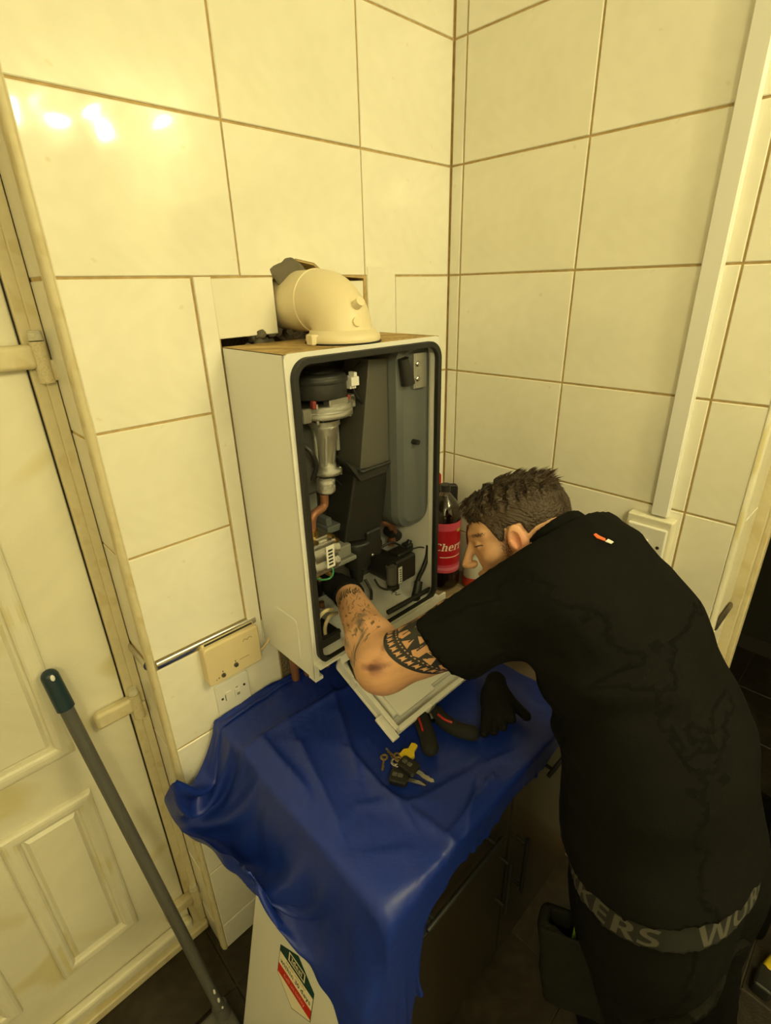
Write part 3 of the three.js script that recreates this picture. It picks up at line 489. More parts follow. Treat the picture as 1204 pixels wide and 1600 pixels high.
// ---------------------------------------------------------------- removed boiler front casing with sticker, leaning on the cabinet end
{
  const top = V(-0.868, 0.60, 0), bot = V(-1.006, 0.0, 0); const lean = Math.atan2(top.x - bot.x, top.y - bot.y);
  const H = Math.hypot(top.x - bot.x, top.y - bot.y); const z0 = 0.222, z1 = 0.60;
  const g = grp('boiler_front_casing', V(bot.x, 0, (z0 + z1) / 2)); g.rotation.set(0, Math.PI / 2 * -1, 0); tag(g, 'white boiler front casing with hexagonal sticker leaning on the cabinet end', 'casing');
  // local: x runs along +z of the room, y up the panel, z faces the door; tilt about the foot
  const t = new THREE.Matrix4().makeRotationX(-lean);
  const W = (z1 - z0) / 2, ap = geo => { geo.applyMatrix4(t); return geo; };
  obj('front_sheet', ap(extr(rrect(-W, 0.0, W, H, 0.012), 0.010, 0.006).translate(0, 0, 0.012)), M.enamel, g);
  obj('return_flange', ap(merge([box(-W, -W + 0.004, 0, H, -0.02, 0.014, 0.001), box(W - 0.004, W, 0, H, -0.02, 0.014, 0.001), box(-W, W, H - 0.004, H, -0.02, 0.014, 0.001)])), M.enamel, g);
  const cv = document.createElement('canvas'); cv.width = 512; cv.height = 640; const c = cv.getContext('2d');
  c.fillStyle = '#efe6cc'; c.fillRect(0, 0, 512, 640); c.fillStyle = '#0e3b38'; c.fillRect(0, 0, 512, 215); c.fillStyle = '#c8281e'; c.fillRect(0, 355, 512, 105);
  c.fillStyle = '#efe6cc'; c.fillRect(138, 88, 236, 100); c.fillStyle = '#0e1f22'; c.fillRect(152, 100, 208, 76); c.fillStyle = '#efe6cc'; c.font = 'bold 66px sans-serif'; c.textAlign = 'center'; c.textBaseline = 'middle'; c.fillText('Ideal', 256, 139);
  c.fillStyle = '#b08a3a'; c.font = 'bold 30px sans-serif'; c.fillText('Register your boiler', 256, 240); c.fillStyle = '#2a2a22'; c.font = 'bold 64px sans-serif'; c.fillText('within 30 days', 256, 302);
  c.fillStyle = '#e8a98c'; c.font = 'bold 50px sans-serif'; c.fillText('Call us today', 256, 408);
  c.strokeStyle = '#0e3b38'; c.lineWidth = 12; const hx = [[8, 150], [256, 8], [504, 150], [504, 480], [256, 632], [8, 480]]; c.beginPath(); hx.forEach((p, i) => i ? c.lineTo(...p) : c.moveTo(...p)); c.closePath(); c.stroke();
  const tx = new THREE.CanvasTexture(cv); tx.colorSpace = THREE.SRGBColorSpace;
  const sw = 0.128, sh = 0.16, s = new THREE.Shape(hx.map(([x, y]) => new THREE.Vector2((x / 512 - 0.5) * sw, (0.5 - y / 640) * sh)));
  const sg = new THREE.ExtrudeGeometry(s, { depth: 0.0006, bevelEnabled: false }); const p = sg.attributes.position, uv = sg.attributes.uv; for (let i = 0; i < p.count; i++) uv.setXY(i, p.getX(i) / sw + 0.5, p.getY(i) / sh + 0.5);
  const q = STICKER_AT(); sg.translate(q[0], q[1], 0.0285); sg.applyMatrix4(t);
  obj('sticker', sg, new THREE.MeshStandardMaterial({ map: tx, roughness: 0.4 }), g).userData.label = 'hexagonal sticker with teal top and red band';
  const cv2 = document.createElement('canvas'); cv2.width = 256; cv2.height = 64; const c2 = cv2.getContext('2d'); c2.fillStyle = '#dcd8c8'; c2.fillRect(0, 0, 256, 64); c2.fillStyle = '#4a463a'; c2.font = 'bold 44px sans-serif'; c2.textAlign = 'center'; c2.textBaseline = 'middle'; c2.fillText('Ideal', 128, 33);
  const tx2 = new THREE.CanvasTexture(cv2); tx2.colorSpace = THREE.SRGBColorSpace; const lg = new THREE.PlaneGeometry(0.075, 0.02); lg.translate(q[0] + 0.0, q[1] + 0.098, 0.0283); lg.applyMatrix4(t);
  obj('maker_print', lg, new THREE.MeshStandardMaterial({ map: tx2, roughness: 0.35 }), g);
  function STICKER_AT() { // where the sticker's centre ray meets the sheet
    const n = V(-Math.cos(lean), Math.sin(lean), 0), pt = onPlane(461, 1535, n, n.dot(bot) + 0.028); const l = pt.clone().sub(g.position); return [l.z, l.clone().dot(V(Math.sin(lean), Math.cos(lean), 0))]; }
}

// ---------------------------------------------------------------- boiler
{
  const X0 = -0.695, X1 = -0.288, Y0 = 1.005, Y1 = 1.695, ZB = 0.004, ZFr = 0.214;
  const g = grp('boiler', V((X0 + X1) / 2, Y0, 0)); tag(g, 'opened white combi boiler with exposed fan, valve, duct and pump', 'boiler');
  const o = g.position; const add = (name, geos, m, parent = g) => { const q = merge([geos]); const lib = q.clone(); lib.translate(-o.x, -o.y, -o.z); return obj(name, lib, m, parent); };
  add('side_casing', [box(X0, X0 + 0.003, Y0 - 0.015, Y1, ZB, ZFr, 0.001), box(X0, X0 + 0.014, Y0 - 0.015, Y1, ZFr - 0.003, ZFr, 0.001)], M.enamel).userData.label = 'white side casing facing the door';
  add('side_emboss', [(() => { const q = extr(rrect(0.075, 1.015, 0.165, 1.125, 0.01), 0.0007, 0.002); q.rotateY(-Math.PI / 2); q.translate(X0 + 0.0005, 0, 0); return q; })()], M.enamel);
  add('side_casing', box(X1 - 0.003, X1, Y0, Y1, ZB, ZFr, 0.001), M.enamel).userData.label = 'white side casing facing the tiled corner';
  add('top_casing', box(X0, X1, Y1 - 0.003, Y1, ZB, ZFr, 0.001), M.dusty).userData.label = 'dusty tan top casing';
  add('back_plate', box(X0 + 0.003, X1 - 0.003, Y0, Y1 - 0.003, ZB, ZB + 0.006), M.innerPaint);
  add('bottom_tray', [box(X0 + 0.003, X1 - 0.003, 1.028, 1.034, ZB, 0.235, 0.001), box(X0 + 0.06, X1 + 0.02, 1.012, 1.034, 0.232, 0.238, 0.001)], M.white);
  add('tray_mark', [(() => { const q = tube([V(-0.376, 1.0348, 0.138), V(-0.366, 1.0348, 0.134), V(-0.362, 1.0348, 0.142), V(-0.372, 1.0348, 0.15), V(-0.36, 1.0348, 0.155)], 0.001, 16, 5); return q; })()], M.ink);
  const fl = extr(rrect(X0, 1.02, X1, Y1, 0.012), 0.003, 0, [rrect(X0 + 0.016, 1.032, X1 - 0.012, Y1 - 0.016, 0.034, THREE.Path)]); fl.translate(0, 0, ZFr - 0.001);
  add('front_flange', fl, M.enamel);
  const sl = extr(rrect(X0 + 0.011, 1.027, X1 - 0.004, Y1 - 0.010, 0.036), 0.009, 0.0015, [rrect(X0 + 0.0195, 1.0355, X1 - 0.0125, Y1 - 0.0195, 0.029, THREE.Path)]); sl.translate(0, 0, ZFr + 0.002);
  add('door_seal', sl, M.rubber).userData.label = 'black rubber seal round the opening';
  add('inner_rail', [box(X1 - 0.0085, X1 - 0.0035, 1.12, 1.66, 0.196, 0.209, 0.001)], M.white);
  add('foot_bracket', [box(X0, X0 + 0.022, 0.983, 0.992, 0.19, 0.216, 0.001)], M.enamel);
  // fan and gas mixer at the left
  const F = back(498, 603, 0.125);
  const fan = add('fan', [lathe([[0.001, 0.03], [0.05, 0.028], [0.056, 0.022], [0.057, -0.018], [0.05, -0.022], [0.001, -0.022]], F), lathe([[0.058, 0.02], [0.0595, 0.018], [0.0595, 0.012], [0.058, 0.01]], F), lathe([[0.001, 0.036], [0.03, 0.036], [0.034, 0.03], [0.034, 0.026]], F)], M.fanBlack);
  add('fan_plug', [box(F.x + 0.045, F.x + 0.066, F.y - 0.002, F.y + 0.016, F.z + 0.02, F.z + 0.05, 0.001), box(F.x + 0.058, F.x + 0.066, F.y + 0.014, F.y + 0.024, F.z + 0.026, F.z + 0.044, 0.001), ...[0, 1, 2].map(i => box(F.x + 0.046 + i * 0.006, F.x + 0.05 + i * 0.006, F.y - 0.008, F.y - 0.001, F.z + 0.03, F.z + 0.044))], M.labelWhite, fan);
  add('fan_clip', [box(F.x - 0.052, F.x - 0.042, F.y - 0.034, F.y - 0.018, F.z + 0.035, F.z + 0.046, 0.003)], M.redClip, fan);
  add('fan_clip', [box(F.x + 0.038, F.x + 0.045, F.y - 0.030, F.y - 0.018, F.z + 0.035, F.z + 0.046, 0.003)], M.redClip, fan);
  const A = V(F.x + 0.004, F.y - 0.046, F.z);
  const fla = add('fan_flange', [lathe([[0.001, 0.014], [0.058, 0.014], [0.064, 0.010], [0.064, 0.002], [0.061, 0], [0.064, -0.002], [0.064, -0.012], [0.05, -0.016], [0.03, -0.018]], A), box(A.x - 0.02, A.x + 0.03, A.y + 0.012, A.y + 0.026, A.z + 0.03, A.z + 0.052, 0.003), box(A.x - 0.072, A.x - 0.052, A.y - 0.016, A.y + 0.014, A.z + 0.0, A.z + 0.035, 0.003), box(A.x + 0.05, A.x + 0.072, A.y - 0.006, A.y + 0.022, A.z - 0.01, A.z + 0.025, 0.003)], M.alu);
  for (const a of [0.6, 2.4]) add('bolt', cyl(V(A.x + 0.058 * Math.cos(a), A.y - 0.02, A.z + 0.058 * Math.sin(a)), V(A.x + 0.058 * Math.cos(a), A.y + 0.02, A.z + 0.058 * Math.sin(a)), 0.004, 0.004, 10), M.steel, fla);
  const T = back(506, 655, 0.125), Bm = back(508, 738, 0.125); const hV = T.y - Bm.y;
  const ven = add('gas_mixer', [lathe([[0.033, 0], [0.034, -0.01], [0.030, -0.014], [0.028, -hV * 0.25], [0.022, -hV * 0.55], [0.0185, -hV * 0.8], [0.021, -hV * 0.9], [0.032, -hV * 0.93], [0.032, -hV * 1.02], [0.02, -hV * 1.05]], T), ...[0, 1, 2, 3, 4, 5].map(i => { const a = i / 6 * Math.PI * 2; const c = Math.cos(a), s = Math.sin(a); return cyl(V(T.x + 0.027 * c, T.y - 0.01, T.z + 0.027 * s), V(Bm.x + 0.0185 * c, Bm.y + 0.02, Bm.z + 0.0185 * s), 0.003, 0.0025, 6); })], M.alu);
  add('bolt', cyl(V(Bm.x + 0.028, Bm.y - 0.006, Bm.z + 0.02), V(Bm.x + 0.028, Bm.y + 0.012, Bm.z + 0.02), 0.004, 0.004, 10), M.steel, ven);
  add('mixer_clip', box(T.x + 0.026, T.x + 0.036, T.y - 0.075, T.y - 0.02, T.z - 0.01, T.z + 0.004, 0.002), M.greyPaint, ven);
  const Cp = back(509, 757, 0.125); add('coupling', [lathe([[0.014, 0.018], [0.021, 0.014], [0.021, 0.002], [0.019, 0.0], [0.021, -0.003], [0.021, -0.014], [0.016, -0.02], [0.001, -0.02]], Cp)], M.alu);
  const p1 = back(506, 772, 0.13), p2 = back(506, 790, 0.13), p3 = back(489, 806, 0.14), p4 = back(487, 832, 0.14);
  add('gas_pipe', tube([p1, p2, p3, p4], 0.0095, 24, 12), M.copper);
  add('gas_pipe_nut', [cyl(p4.clone().add(V(0, 0.006, 0)), p4.clone().add(V(0, -0.008, 0)), 0.015, 0.015, 6)], M.brass);
  // gas valve
  const Gv = back(500, 862, 0.14);
  const gv = add('gas_valve', [box(Gv.x - 0.038, Gv.x + 0.030, Gv.y - 0.042, Gv.y + 0.036, Gv.z - 0.045, Gv.z + 0.03, 0.006, 2), box(Gv.x - 0.03, Gv.x + 0.02, Gv.y + 0.03, Gv.y + 0.046, Gv.z - 0.03, Gv.z + 0.02, 0.004), cyl(V(Gv.x - 0.04, Gv.y + 0.012, Gv.z + 0.024), V(Gv.x + 0.03, Gv.y + 0.012, Gv.z + 0.024), 0.014, 0.014, 16), cyl(V(Gv.x - 0.04, Gv.y - 0.02, Gv.z + 0.026), V(Gv.x + 0.028, Gv.y - 0.02, Gv.z + 0.026), 0.012, 0.012, 16)], M.alu);
  add('valve_label', [box(Gv.x - 0.012, Gv.x + 0.010, Gv.y - 0.024, Gv.y + 0.030, Gv.z + 0.0385, Gv.z + 0.0395)], M.labelWhite, gv);
  add('valve_label_print', [0, 1, 2, 3, 4].map(i => box(Gv.x - 0.007, Gv.x + 0.005, Gv.y - 0.018 + i * 0.0085, Gv.y - 0.0135 + i * 0.0085, Gv.z + 0.0394, Gv.z + 0.0400)), M.ink, gv);
  for (const [dx, dy] of [[-0.03, 0.044], [0.014, 0.044], [0.026, 0.03], [-0.03, -0.046], [0.0, -0.046]]) add('valve_screw', cyl(V(Gv.x + dx, Gv.y + dy, Gv.z + 0.018), V(Gv.x + dx, Gv.y + dy, Gv.z + 0.034), 0.0055, 0.005, 10), M.brass, gv);
  add('valve_plug', [box(Gv.x + 0.032, Gv.x + 0.07, Gv.y - 0.026, Gv.y + 0.004, Gv.z - 0.01, Gv.z + 0.026, 0.003), box(Gv.x + 0.026, Gv.x + 0.082, Gv.y - 0.040, Gv.y - 0.029, Gv.z - 0.01, Gv.z + 0.030, 0.003)], M.greyPaint, gv);
  const sup = back(516, 806, 0.09); add('valve_bracket', [box(sup.x - 0.04, sup.x + 0.035, sup.y - 0.022, sup.y - 0.006, sup.z - 0.05, sup.z + 0.04, 0.002), box(sup.x - 0.035, sup.x - 0.02, sup.y - 0.006, sup.y + 0.012, sup.z - 0.05, sup.z + 0.03, 0.002), box(sup.x + 0.02, sup.x + 0.035, sup.y - 0.006, sup.y + 0.012, sup.z - 0.05, sup.z + 0.03, 0.002)], M.vessel);
  add('heat_engine', [box(X0 + 0.012, X0 + 0.19, 1.36, 1.60, 0.012, 0.075, 0.012, 2), box(X0 + 0.02, X0 + 0.16, 1.20, 1.36, 0.012, 0.06, 0.008, 2), cyl(V(X0 + 0.04, 1.4, 0.085), V(X0 + 0.04, 1.52, 0.085), 0.02, 0.02, 16)], M.greyPaint);
  add('air_hose', tube([back(466, 690, 0.15), back(484, 705, 0.17), back(494, 728, 0.17), back(488, 750, 0.16)], 0.0055, 20, 8), M.black);
  add('fan_lead', tube([V(F.x + 0.058, F.y - 0.004, F.z + 0.036), back(556, 618, 0.16), back(572, 640, 0.15), back(570, 690, 0.12)], 0.0035, 24, 6), M.black);
  add('sensing_tube', tube([V(F.x + 0.062, F.y + 0.02, F.z + 0.036), back(555, 572, 0.15), back(575, 560, 0.12)], 0.0012, 16, 5), M.black);
  add('sensor_lead', tube([back(515, 738, 0.12), back(535, 760, 0.11), back(552, 775, 0.08)], 0.0035, 16, 6), M.black);
  // flue duct and condensate sump
  const poly = (pts, z0, z1, bevel = 0.002) => { const q = pts.map(([x, y]) => { const v = back(x, y, z1); return [v.x, v.y]; }); const e = extr(q.reverse(), z1 - z0 - 2 * bevel, bevel); e.translate(0, 0, z0 + bevel); return e; };
  add('flue_duct', poly([[577, 563], [621, 560], [607, 724], [564, 732]], 0.085, 0.165), M.ductGrey).userData.label = 'bare grey metal upper duct';
  add('duct_step', poly([[569, 580], [580, 577], [568, 735], [556, 728]], 0.06, 0.135), M.ductGrey);
  const rim = [[526, 714], [566, 737], [608, 722]].map(([x, y], i) => back(x, y, [0.10, 0.178, 0.168][i]));
  add('duct_rim', [tube([rim[0], rim[0].clone().lerp(rim[1], 0.9), rim[1], rim[1].clone().lerp(rim[2], 0.12), rim[2]], 0.0042, 32, 8), poly([[540, 722], [566, 740], [607, 726], [603, 738], [564, 752]], 0.08, 0.168, 0.001)], M.fanBlack);
  add('sump_duct', poly([[557, 738], [606, 732], [592, 838], [541, 846]], 0.075, 0.155, 0.004), M.black);
  const Su = back(557, 852, 0.13); add('condensate_sump', [lathe([[0.001, 0.02], [0.034, 0.02], [0.038, 0.014], [0.038, -0.008], [0.034, -0.012], [0.033, -0.05], [0.028, -0.056], [0.001, -0.056]], Su), box(Su.x + 0.006, Su.x + 0.052, Su.y - 0.03, Su.y + 0.044, Su.z - 0.03, Su.z + 0.035, 0.006, 2), cyl(V(Su.x - 0.012, Su.y - 0.09, Su.z + 0.01), V(Su.x - 0.012, Su.y - 0.05, Su.z + 0.01), 0.014, 0.02, 16)], M.black);
  add('sump_screw', [new THREE.SphereGeometry(0.004, 10, 8).translate(Su.x + 0.016, Su.y - 0.018, Su.z + 0.038)], M.steel);
  // expansion vessel
  const va = back(618, 590, 0.17), vb = back(656, 800, 0.17);
  add('expansion_vessel', [(() => { const s = extr(rrect(va.x, vb.y, vb.x, Y1 - 0.025, 0.03), 0.092, 0.022); s.translate(0, 0, 0.078); return s; })(), (() => { const s = extr(rrect(va.x - 0.012, vb.y - 0.012, vb.x + 0.014, Y1 - 0.02, 0.04), 0.003, 0.002); s.translate(0, 0, 0.05); return s; })()], M.vessel).userData.label = 'blue grey pressed steel expansion vessel';
  const vv = back(648, 690, 0.196); add('vessel_valve', [cyl(V(vv.x - 0.006, vv.y, vv.z - 0.03), V(vv.x, vv.y, vv.z + 0.012), 0.007, 0.006, 12)], M.black);
  const bp = [back(649, 552, 0.202), back(666, 604, 0.202)];
  const br = add('top_bracket', [box(bp[0].x, bp[1].x, bp[1].y, bp[0].y, 0.199, 0.202, 0.001), box(bp[0].x - 0.004, bp[0].x, bp[1].y, bp[0].y + 0.0, 0.17, 0.201, 0.001)], M.galv);
  for (const t of [0.3, 0.72]) add('screw', [new THREE.SphereGeometry(0.0065, 14, 8).scale(1, 1, 0.6).translate(bp[0].x + 0.006, lerp(bp[0].y, bp[1].y, t), 0.203)], M.steel, br);
  add('ignition_unit', [cyl(back(630, 560, 0.198), back(637, 600, 0.198), 0.012, 0.016, 20)], M.black);
  // pump and hydraulic block
  const Pu = back(618, 884, 0.155); const pu = add('pump', [box(Pu.x - 0.03, Pu.x + 0.042, Pu.y - 0.034, Pu.y + 0.036, Pu.z - 0.03, Pu.z + 0.035, 0.008, 2), cyl(V(Pu.x - 0.02, Pu.y + 0.002, Pu.z - 0.05), V(Pu.x - 0.02, Pu.y + 0.002, Pu.z + 0.02), 0.036, 0.036, 20), box(Pu.x - 0.01, Pu.x + 0.034, Pu.y + 0.03, Pu.y + 0.042, Pu.z - 0.02, Pu.z + 0.02, 0.004), box(Pu.x - 0.03, Pu.x - 0.006, Pu.y - 0.06, Pu.y - 0.03, Pu.z - 0.005, Pu.z + 0.02, 0.003)], M.black);
  add('pump_stator', [cyl(V(Pu.x - 0.040, Pu.y - 0.024, Pu.z + 0.024), V(Pu.x - 0.040, Pu.y + 0.026, Pu.z + 0.024), 0.014, 0.014, 14)], M.ductGrey, pu);
  add('pump_label', [box(Pu.x - 0.026, Pu.x - 0.013, Pu.y - 0.028, Pu.y + 0.018, Pu.z + 0.0352, Pu.z + 0.0362)], M.labelWhite, pu);
  add('pump_label_print', [0, 1, 2, 3, 4, 5].map(i => box(Pu.x - 0.022, Pu.x - 0.0165, Pu.y - 0.024 + i * 0.0065, Pu.y - 0.021 + i * 0.0065, Pu.z + 0.0361, Pu.z + 0.0368)), M.ink, pu);
  const pk = back(636, 855, 0.15); add('pump_plug', [box(pk.x - 0.012, pk.x + 0.012, pk.y - 0.012, pk.y + 0.012, pk.z - 0.012, pk.z + 0.012, 0.004), cyl(V(pk.x, pk.y, pk.z), V(pk.x + 0.01, pk.y + 0.018, pk.z), 0.007, 0.006, 10)], M.black);
  add('return_pipe', [tube([back(598, 816, 0.1), back(608, 818, 0.11), back(614, 832, 0.11), back(610, 850, 0.1)], 0.011, 20, 12)], M.copper);
  add('pipe_union', [cyl(back(606, 828, 0.105), back(620, 838, 0.105), 0.016, 0.016, 14), box(Pu.x - 0.05, Pu.x - 0.01, Pu.y + 0.04, Pu.y + 0.07, 0.05, 0.12, 0.006)], M.black);
  add('drain_hose', [tube([back(669, 851, 0.19), back(667, 870, 0.19), back(660, 890, 0.19), back(653, 905, 0.185), back(650, 935, 0.19)], 0.0062, 28, 10), tube([back(643, 858, 0.16), back(655, 855, 0.17), back(664, 856, 0.18)], 0.002, 16, 6), cyl(back(654, 908, 0.19), back(648, 940, 0.2), 0.011, 0.013, 12)], M.black);
  add('tray_strut', [cyl(back(671, 920, 0.2), back(606, 957, 0.215), 0.0065, 0.0065, 10)], M.black);
  add('wire_loom', tube([back(585, 905, 0.17), back(592, 916, 0.19), back(604, 921, 0.19), back(618, 917, 0.18)], 0.003, 18, 6), M.black);
  add('wire_loom', tube([back(570, 905, 0.15), back(579, 922, 0.17), back(580, 936, 0.16)], 0.004, 18, 6), M.black);
  add('wire_loom', tube([back(588, 860, 0.16), back(610, 848, 0.17), back(632, 856, 0.165)], 0.003, 18, 6), M.black);
  add('earth_wire', tube([back(490, 903, 0.165), back(505, 906, 0.185), back(517, 902, 0.19), back(520, 890, 0.18), back(512, 881, 0.17)], 0.0024, 26, 6), M.green);
  add('mains_cable', [tube([back(499, 990, 0.17), back(497, 968, 0.18), back(506, 956, 0.19), back(520, 952, 0.18)], 0.0045, 22, 8), tube([back(509, 1000, 0.18), back(508, 978, 0.19), back(514, 964, 0.19), back(526, 958, 0.17)], 0.0045, 22, 8)], M.cableCream);
  add('wiring_block', [box(X0 + 0.02, X0 + 0.10, 1.036, 1.062, 0.08, 0.19, 0.004), cyl(back(500, 1000, 0.19), back(530, 985, 0.19), 0.006, 0.006, 8)], M.black);
  // shine label inside the left edge
  add('rating_tag', box(X0 + 0.0235, X0 + 0.0245, 1.38, 1.40, 0.19, 0.2), M.redPlastic);
}
// flue elbow
{
  const c = V(-0.497, 1.695, 0.138); const g = grp('flue_elbow', c); tag(g, 'cream plastic flue elbow turning from the boiler top into the wall', 'flue');
  const R = 0.0605, b = 0.064, yc = 0.012; const pts = [V(0, 0.0, 0), V(0, yc, 0)]; for (let i = 1; i <= 10; i++) { const a = i / 10 * Math.PI / 2; pts.push(V(0, yc + b * Math.sin(a), -b + b * Math.cos(a))); } pts.push(V(0, yc + b, -b - 0.03), V(0, yc + b, -0.15 - b));
  const tb = new THREE.TubeGeometry(new THREE.CatmullRomCurve3(pts, false, 'centripetal'), 60, R, 40, false); obj('elbow', tb, M.fluePlastic, g);
  obj('elbow_lip', (() => { const q = new THREE.TorusGeometry(R, 0.0025, 10, 44); q.translate(0, yc + b, -b - 0.012); return q; })(), M.fluePlastic, g);
  obj('base_flange', [lathe([[R - 0.002, 0.026], [R + 0.006, 0.024], [R + 0.008, 0.018], [R + 0.014, 0.016], [R + 0.0155, 0.006], [R + 0.013, 0.002]], V(0, 0, 0), 44), box(-R - 0.025, -R - 0.008, 0.0, 0.02, -0.01, 0.01, 0.003), box(R + 0.008, R + 0.024, 0.0, 0.02, -0.01, 0.012, 0.003)], M.fluePlastic, g);
  obj('flange_gasket', lathe([[R, 0.003], [R + 0.017, 0.003], [R + 0.017, 0.0], [R, 0.0]], V(0, 0, 0), 40), M.rubber, g);
  const plug = (px, py, out, m) => { const d = rayDir(px, py).normalize(); let t = 0.6; const f = p => { const q = p.clone().sub(c); let md = 9; for (const k of pts) md = Math.min(md, 1e9); let best = 9; for (let i = 0; i < pts.length - 1; i++) best = Math.min(best, cap(q.x, q.y, q.z, pts[i].toArray(), pts[i + 1].toArray(), R, R)); return best; }; for (let i = 0; i < 60; i++) t += f(CAM.clone().addScaledVector(d, t));
    const p = CAM.clone().addScaledVector(d, t); const e = 0.002, n = V(f(p.clone().add(V(e, 0, 0))) - f(p.clone().add(V(-e, 0, 0))), f(p.clone().add(V(0, e, 0))) - f(p.clone().add(V(0, -e, 0))), f(p.clone().add(V(0, 0, e))) - f(p.clone().add(V(0, 0, -e)))).normalize(); const l = p.sub(c);
    obj('sample_plug', [cyl(l.clone().addScaledVector(n, -0.006), l.clone().addScaledVector(n, out), 0.0095, 0.0088, 20)], m, g); };
  plug(556, 477, 0.016, M.fluePlastic); plug(557, 503, 0.004, M.creamPlastic);
}

// ---------------------------------------------------------------- control panel swung down from the boiler
{
  const g = grp('control_panel', V(-0.445, 0.952, 0.292)); g.rotation.set(0.40, 0.0, 0); tag(g, 'cream plastic boiler control tray with clips lying under the tattooed arm', 'control tray');
  const W = 0.165, D = 0.108;
  obj('tray_base', [extr(rrect(-W, -D, W, D, 0.012), 0.006, 0.002).rotateX(-Math.PI / 2).translate(0, -0.042, 0), box(-W + 0.02, W - 0.02, -0.036, -0.014, -D + 0.02, D - 0.03, 0.006, 2)], M.white, g);
  obj('tray_wall', [box(-W, W, -0.04, 0.0, D - 0.006, D, 0.002), box(-W, W, -0.04, 0.0, -D, -D + 0.006, 0.002), box(-W, -W + 0.006, -0.04, 0, -D, D, 0.002), box(W - 0.006, W, -0.04, 0, -D, D, 0.002), box(-W - 0.006, W + 0.006, -0.004, 0.0, D - 0.004, D + 0.006, 0.001), box(-W - 0.006, -W + 0.002, -0.004, 0.0, -D, D + 0.006, 0.001)], M.white, g);
  obj('stepped_cover', extr([[-W + 0.03, -D + 0.02], [W - 0.02, -D + 0.02], [W - 0.02, D - 0.05], [0.05, D - 0.05], [0.05, D - 0.035], [-0.02, D - 0.035], [-0.02, D - 0.022], [-W + 0.03, D - 0.022]], 0.006, 0.0015).rotateX(Math.PI / 2).translate(0, -0.006, 0), M.enamel, g);
  obj('latch', [box(0.03, 0.042, -0.01, 0.012, -0.01, 0.03, 0.002), box(0.022, 0.05, -0.004, 0.008, -0.016, -0.006, 0.002)], M.white, g);
  obj('clip', [box(-0.06, -0.038, -0.036, 0.002, D, D + 0.007, 0.001)], M.enamel, g);
  for (const x of [-0.056, -0.049, -0.042]) obj('clip_slot', box(x, x + 0.0025, -0.026, -0.006, D + 0.0068, D + 0.0076), M.ductGrey, g);
  obj('clip', [box(0.055, 0.068, -0.02, -0.004, D, D + 0.006, 0.001)], M.enamel, g);
  obj('corner_tab', [box(-W - 0.022, -W - 0.002, -0.018, -0.010, D - 0.05, D + 0.012, 0.002)], M.enamel, g);
  obj('side_lug', [box(-W - 0.008, -W, -0.03, 0.0, -0.045, -0.03, 0.001)], M.white, g);
  obj('cable_loop', tube([V(-W + 0.015, 0.0, -D + 0.02), V(-W - 0.004, 0.02, -D + 0.045), V(-W - 0.006, 0.012, -D + 0.08), V(-W + 0.012, 0.0, -D + 0.10)], 0.003, 24, 8), M.black, g);
  for (const x of [-W + 0.03, W - 0.045]) obj('hinge_arm', box(x, x + 0.015, -0.02, -0.008, -D - 0.05, -D + 0.01, 0.002), M.black, g);
}
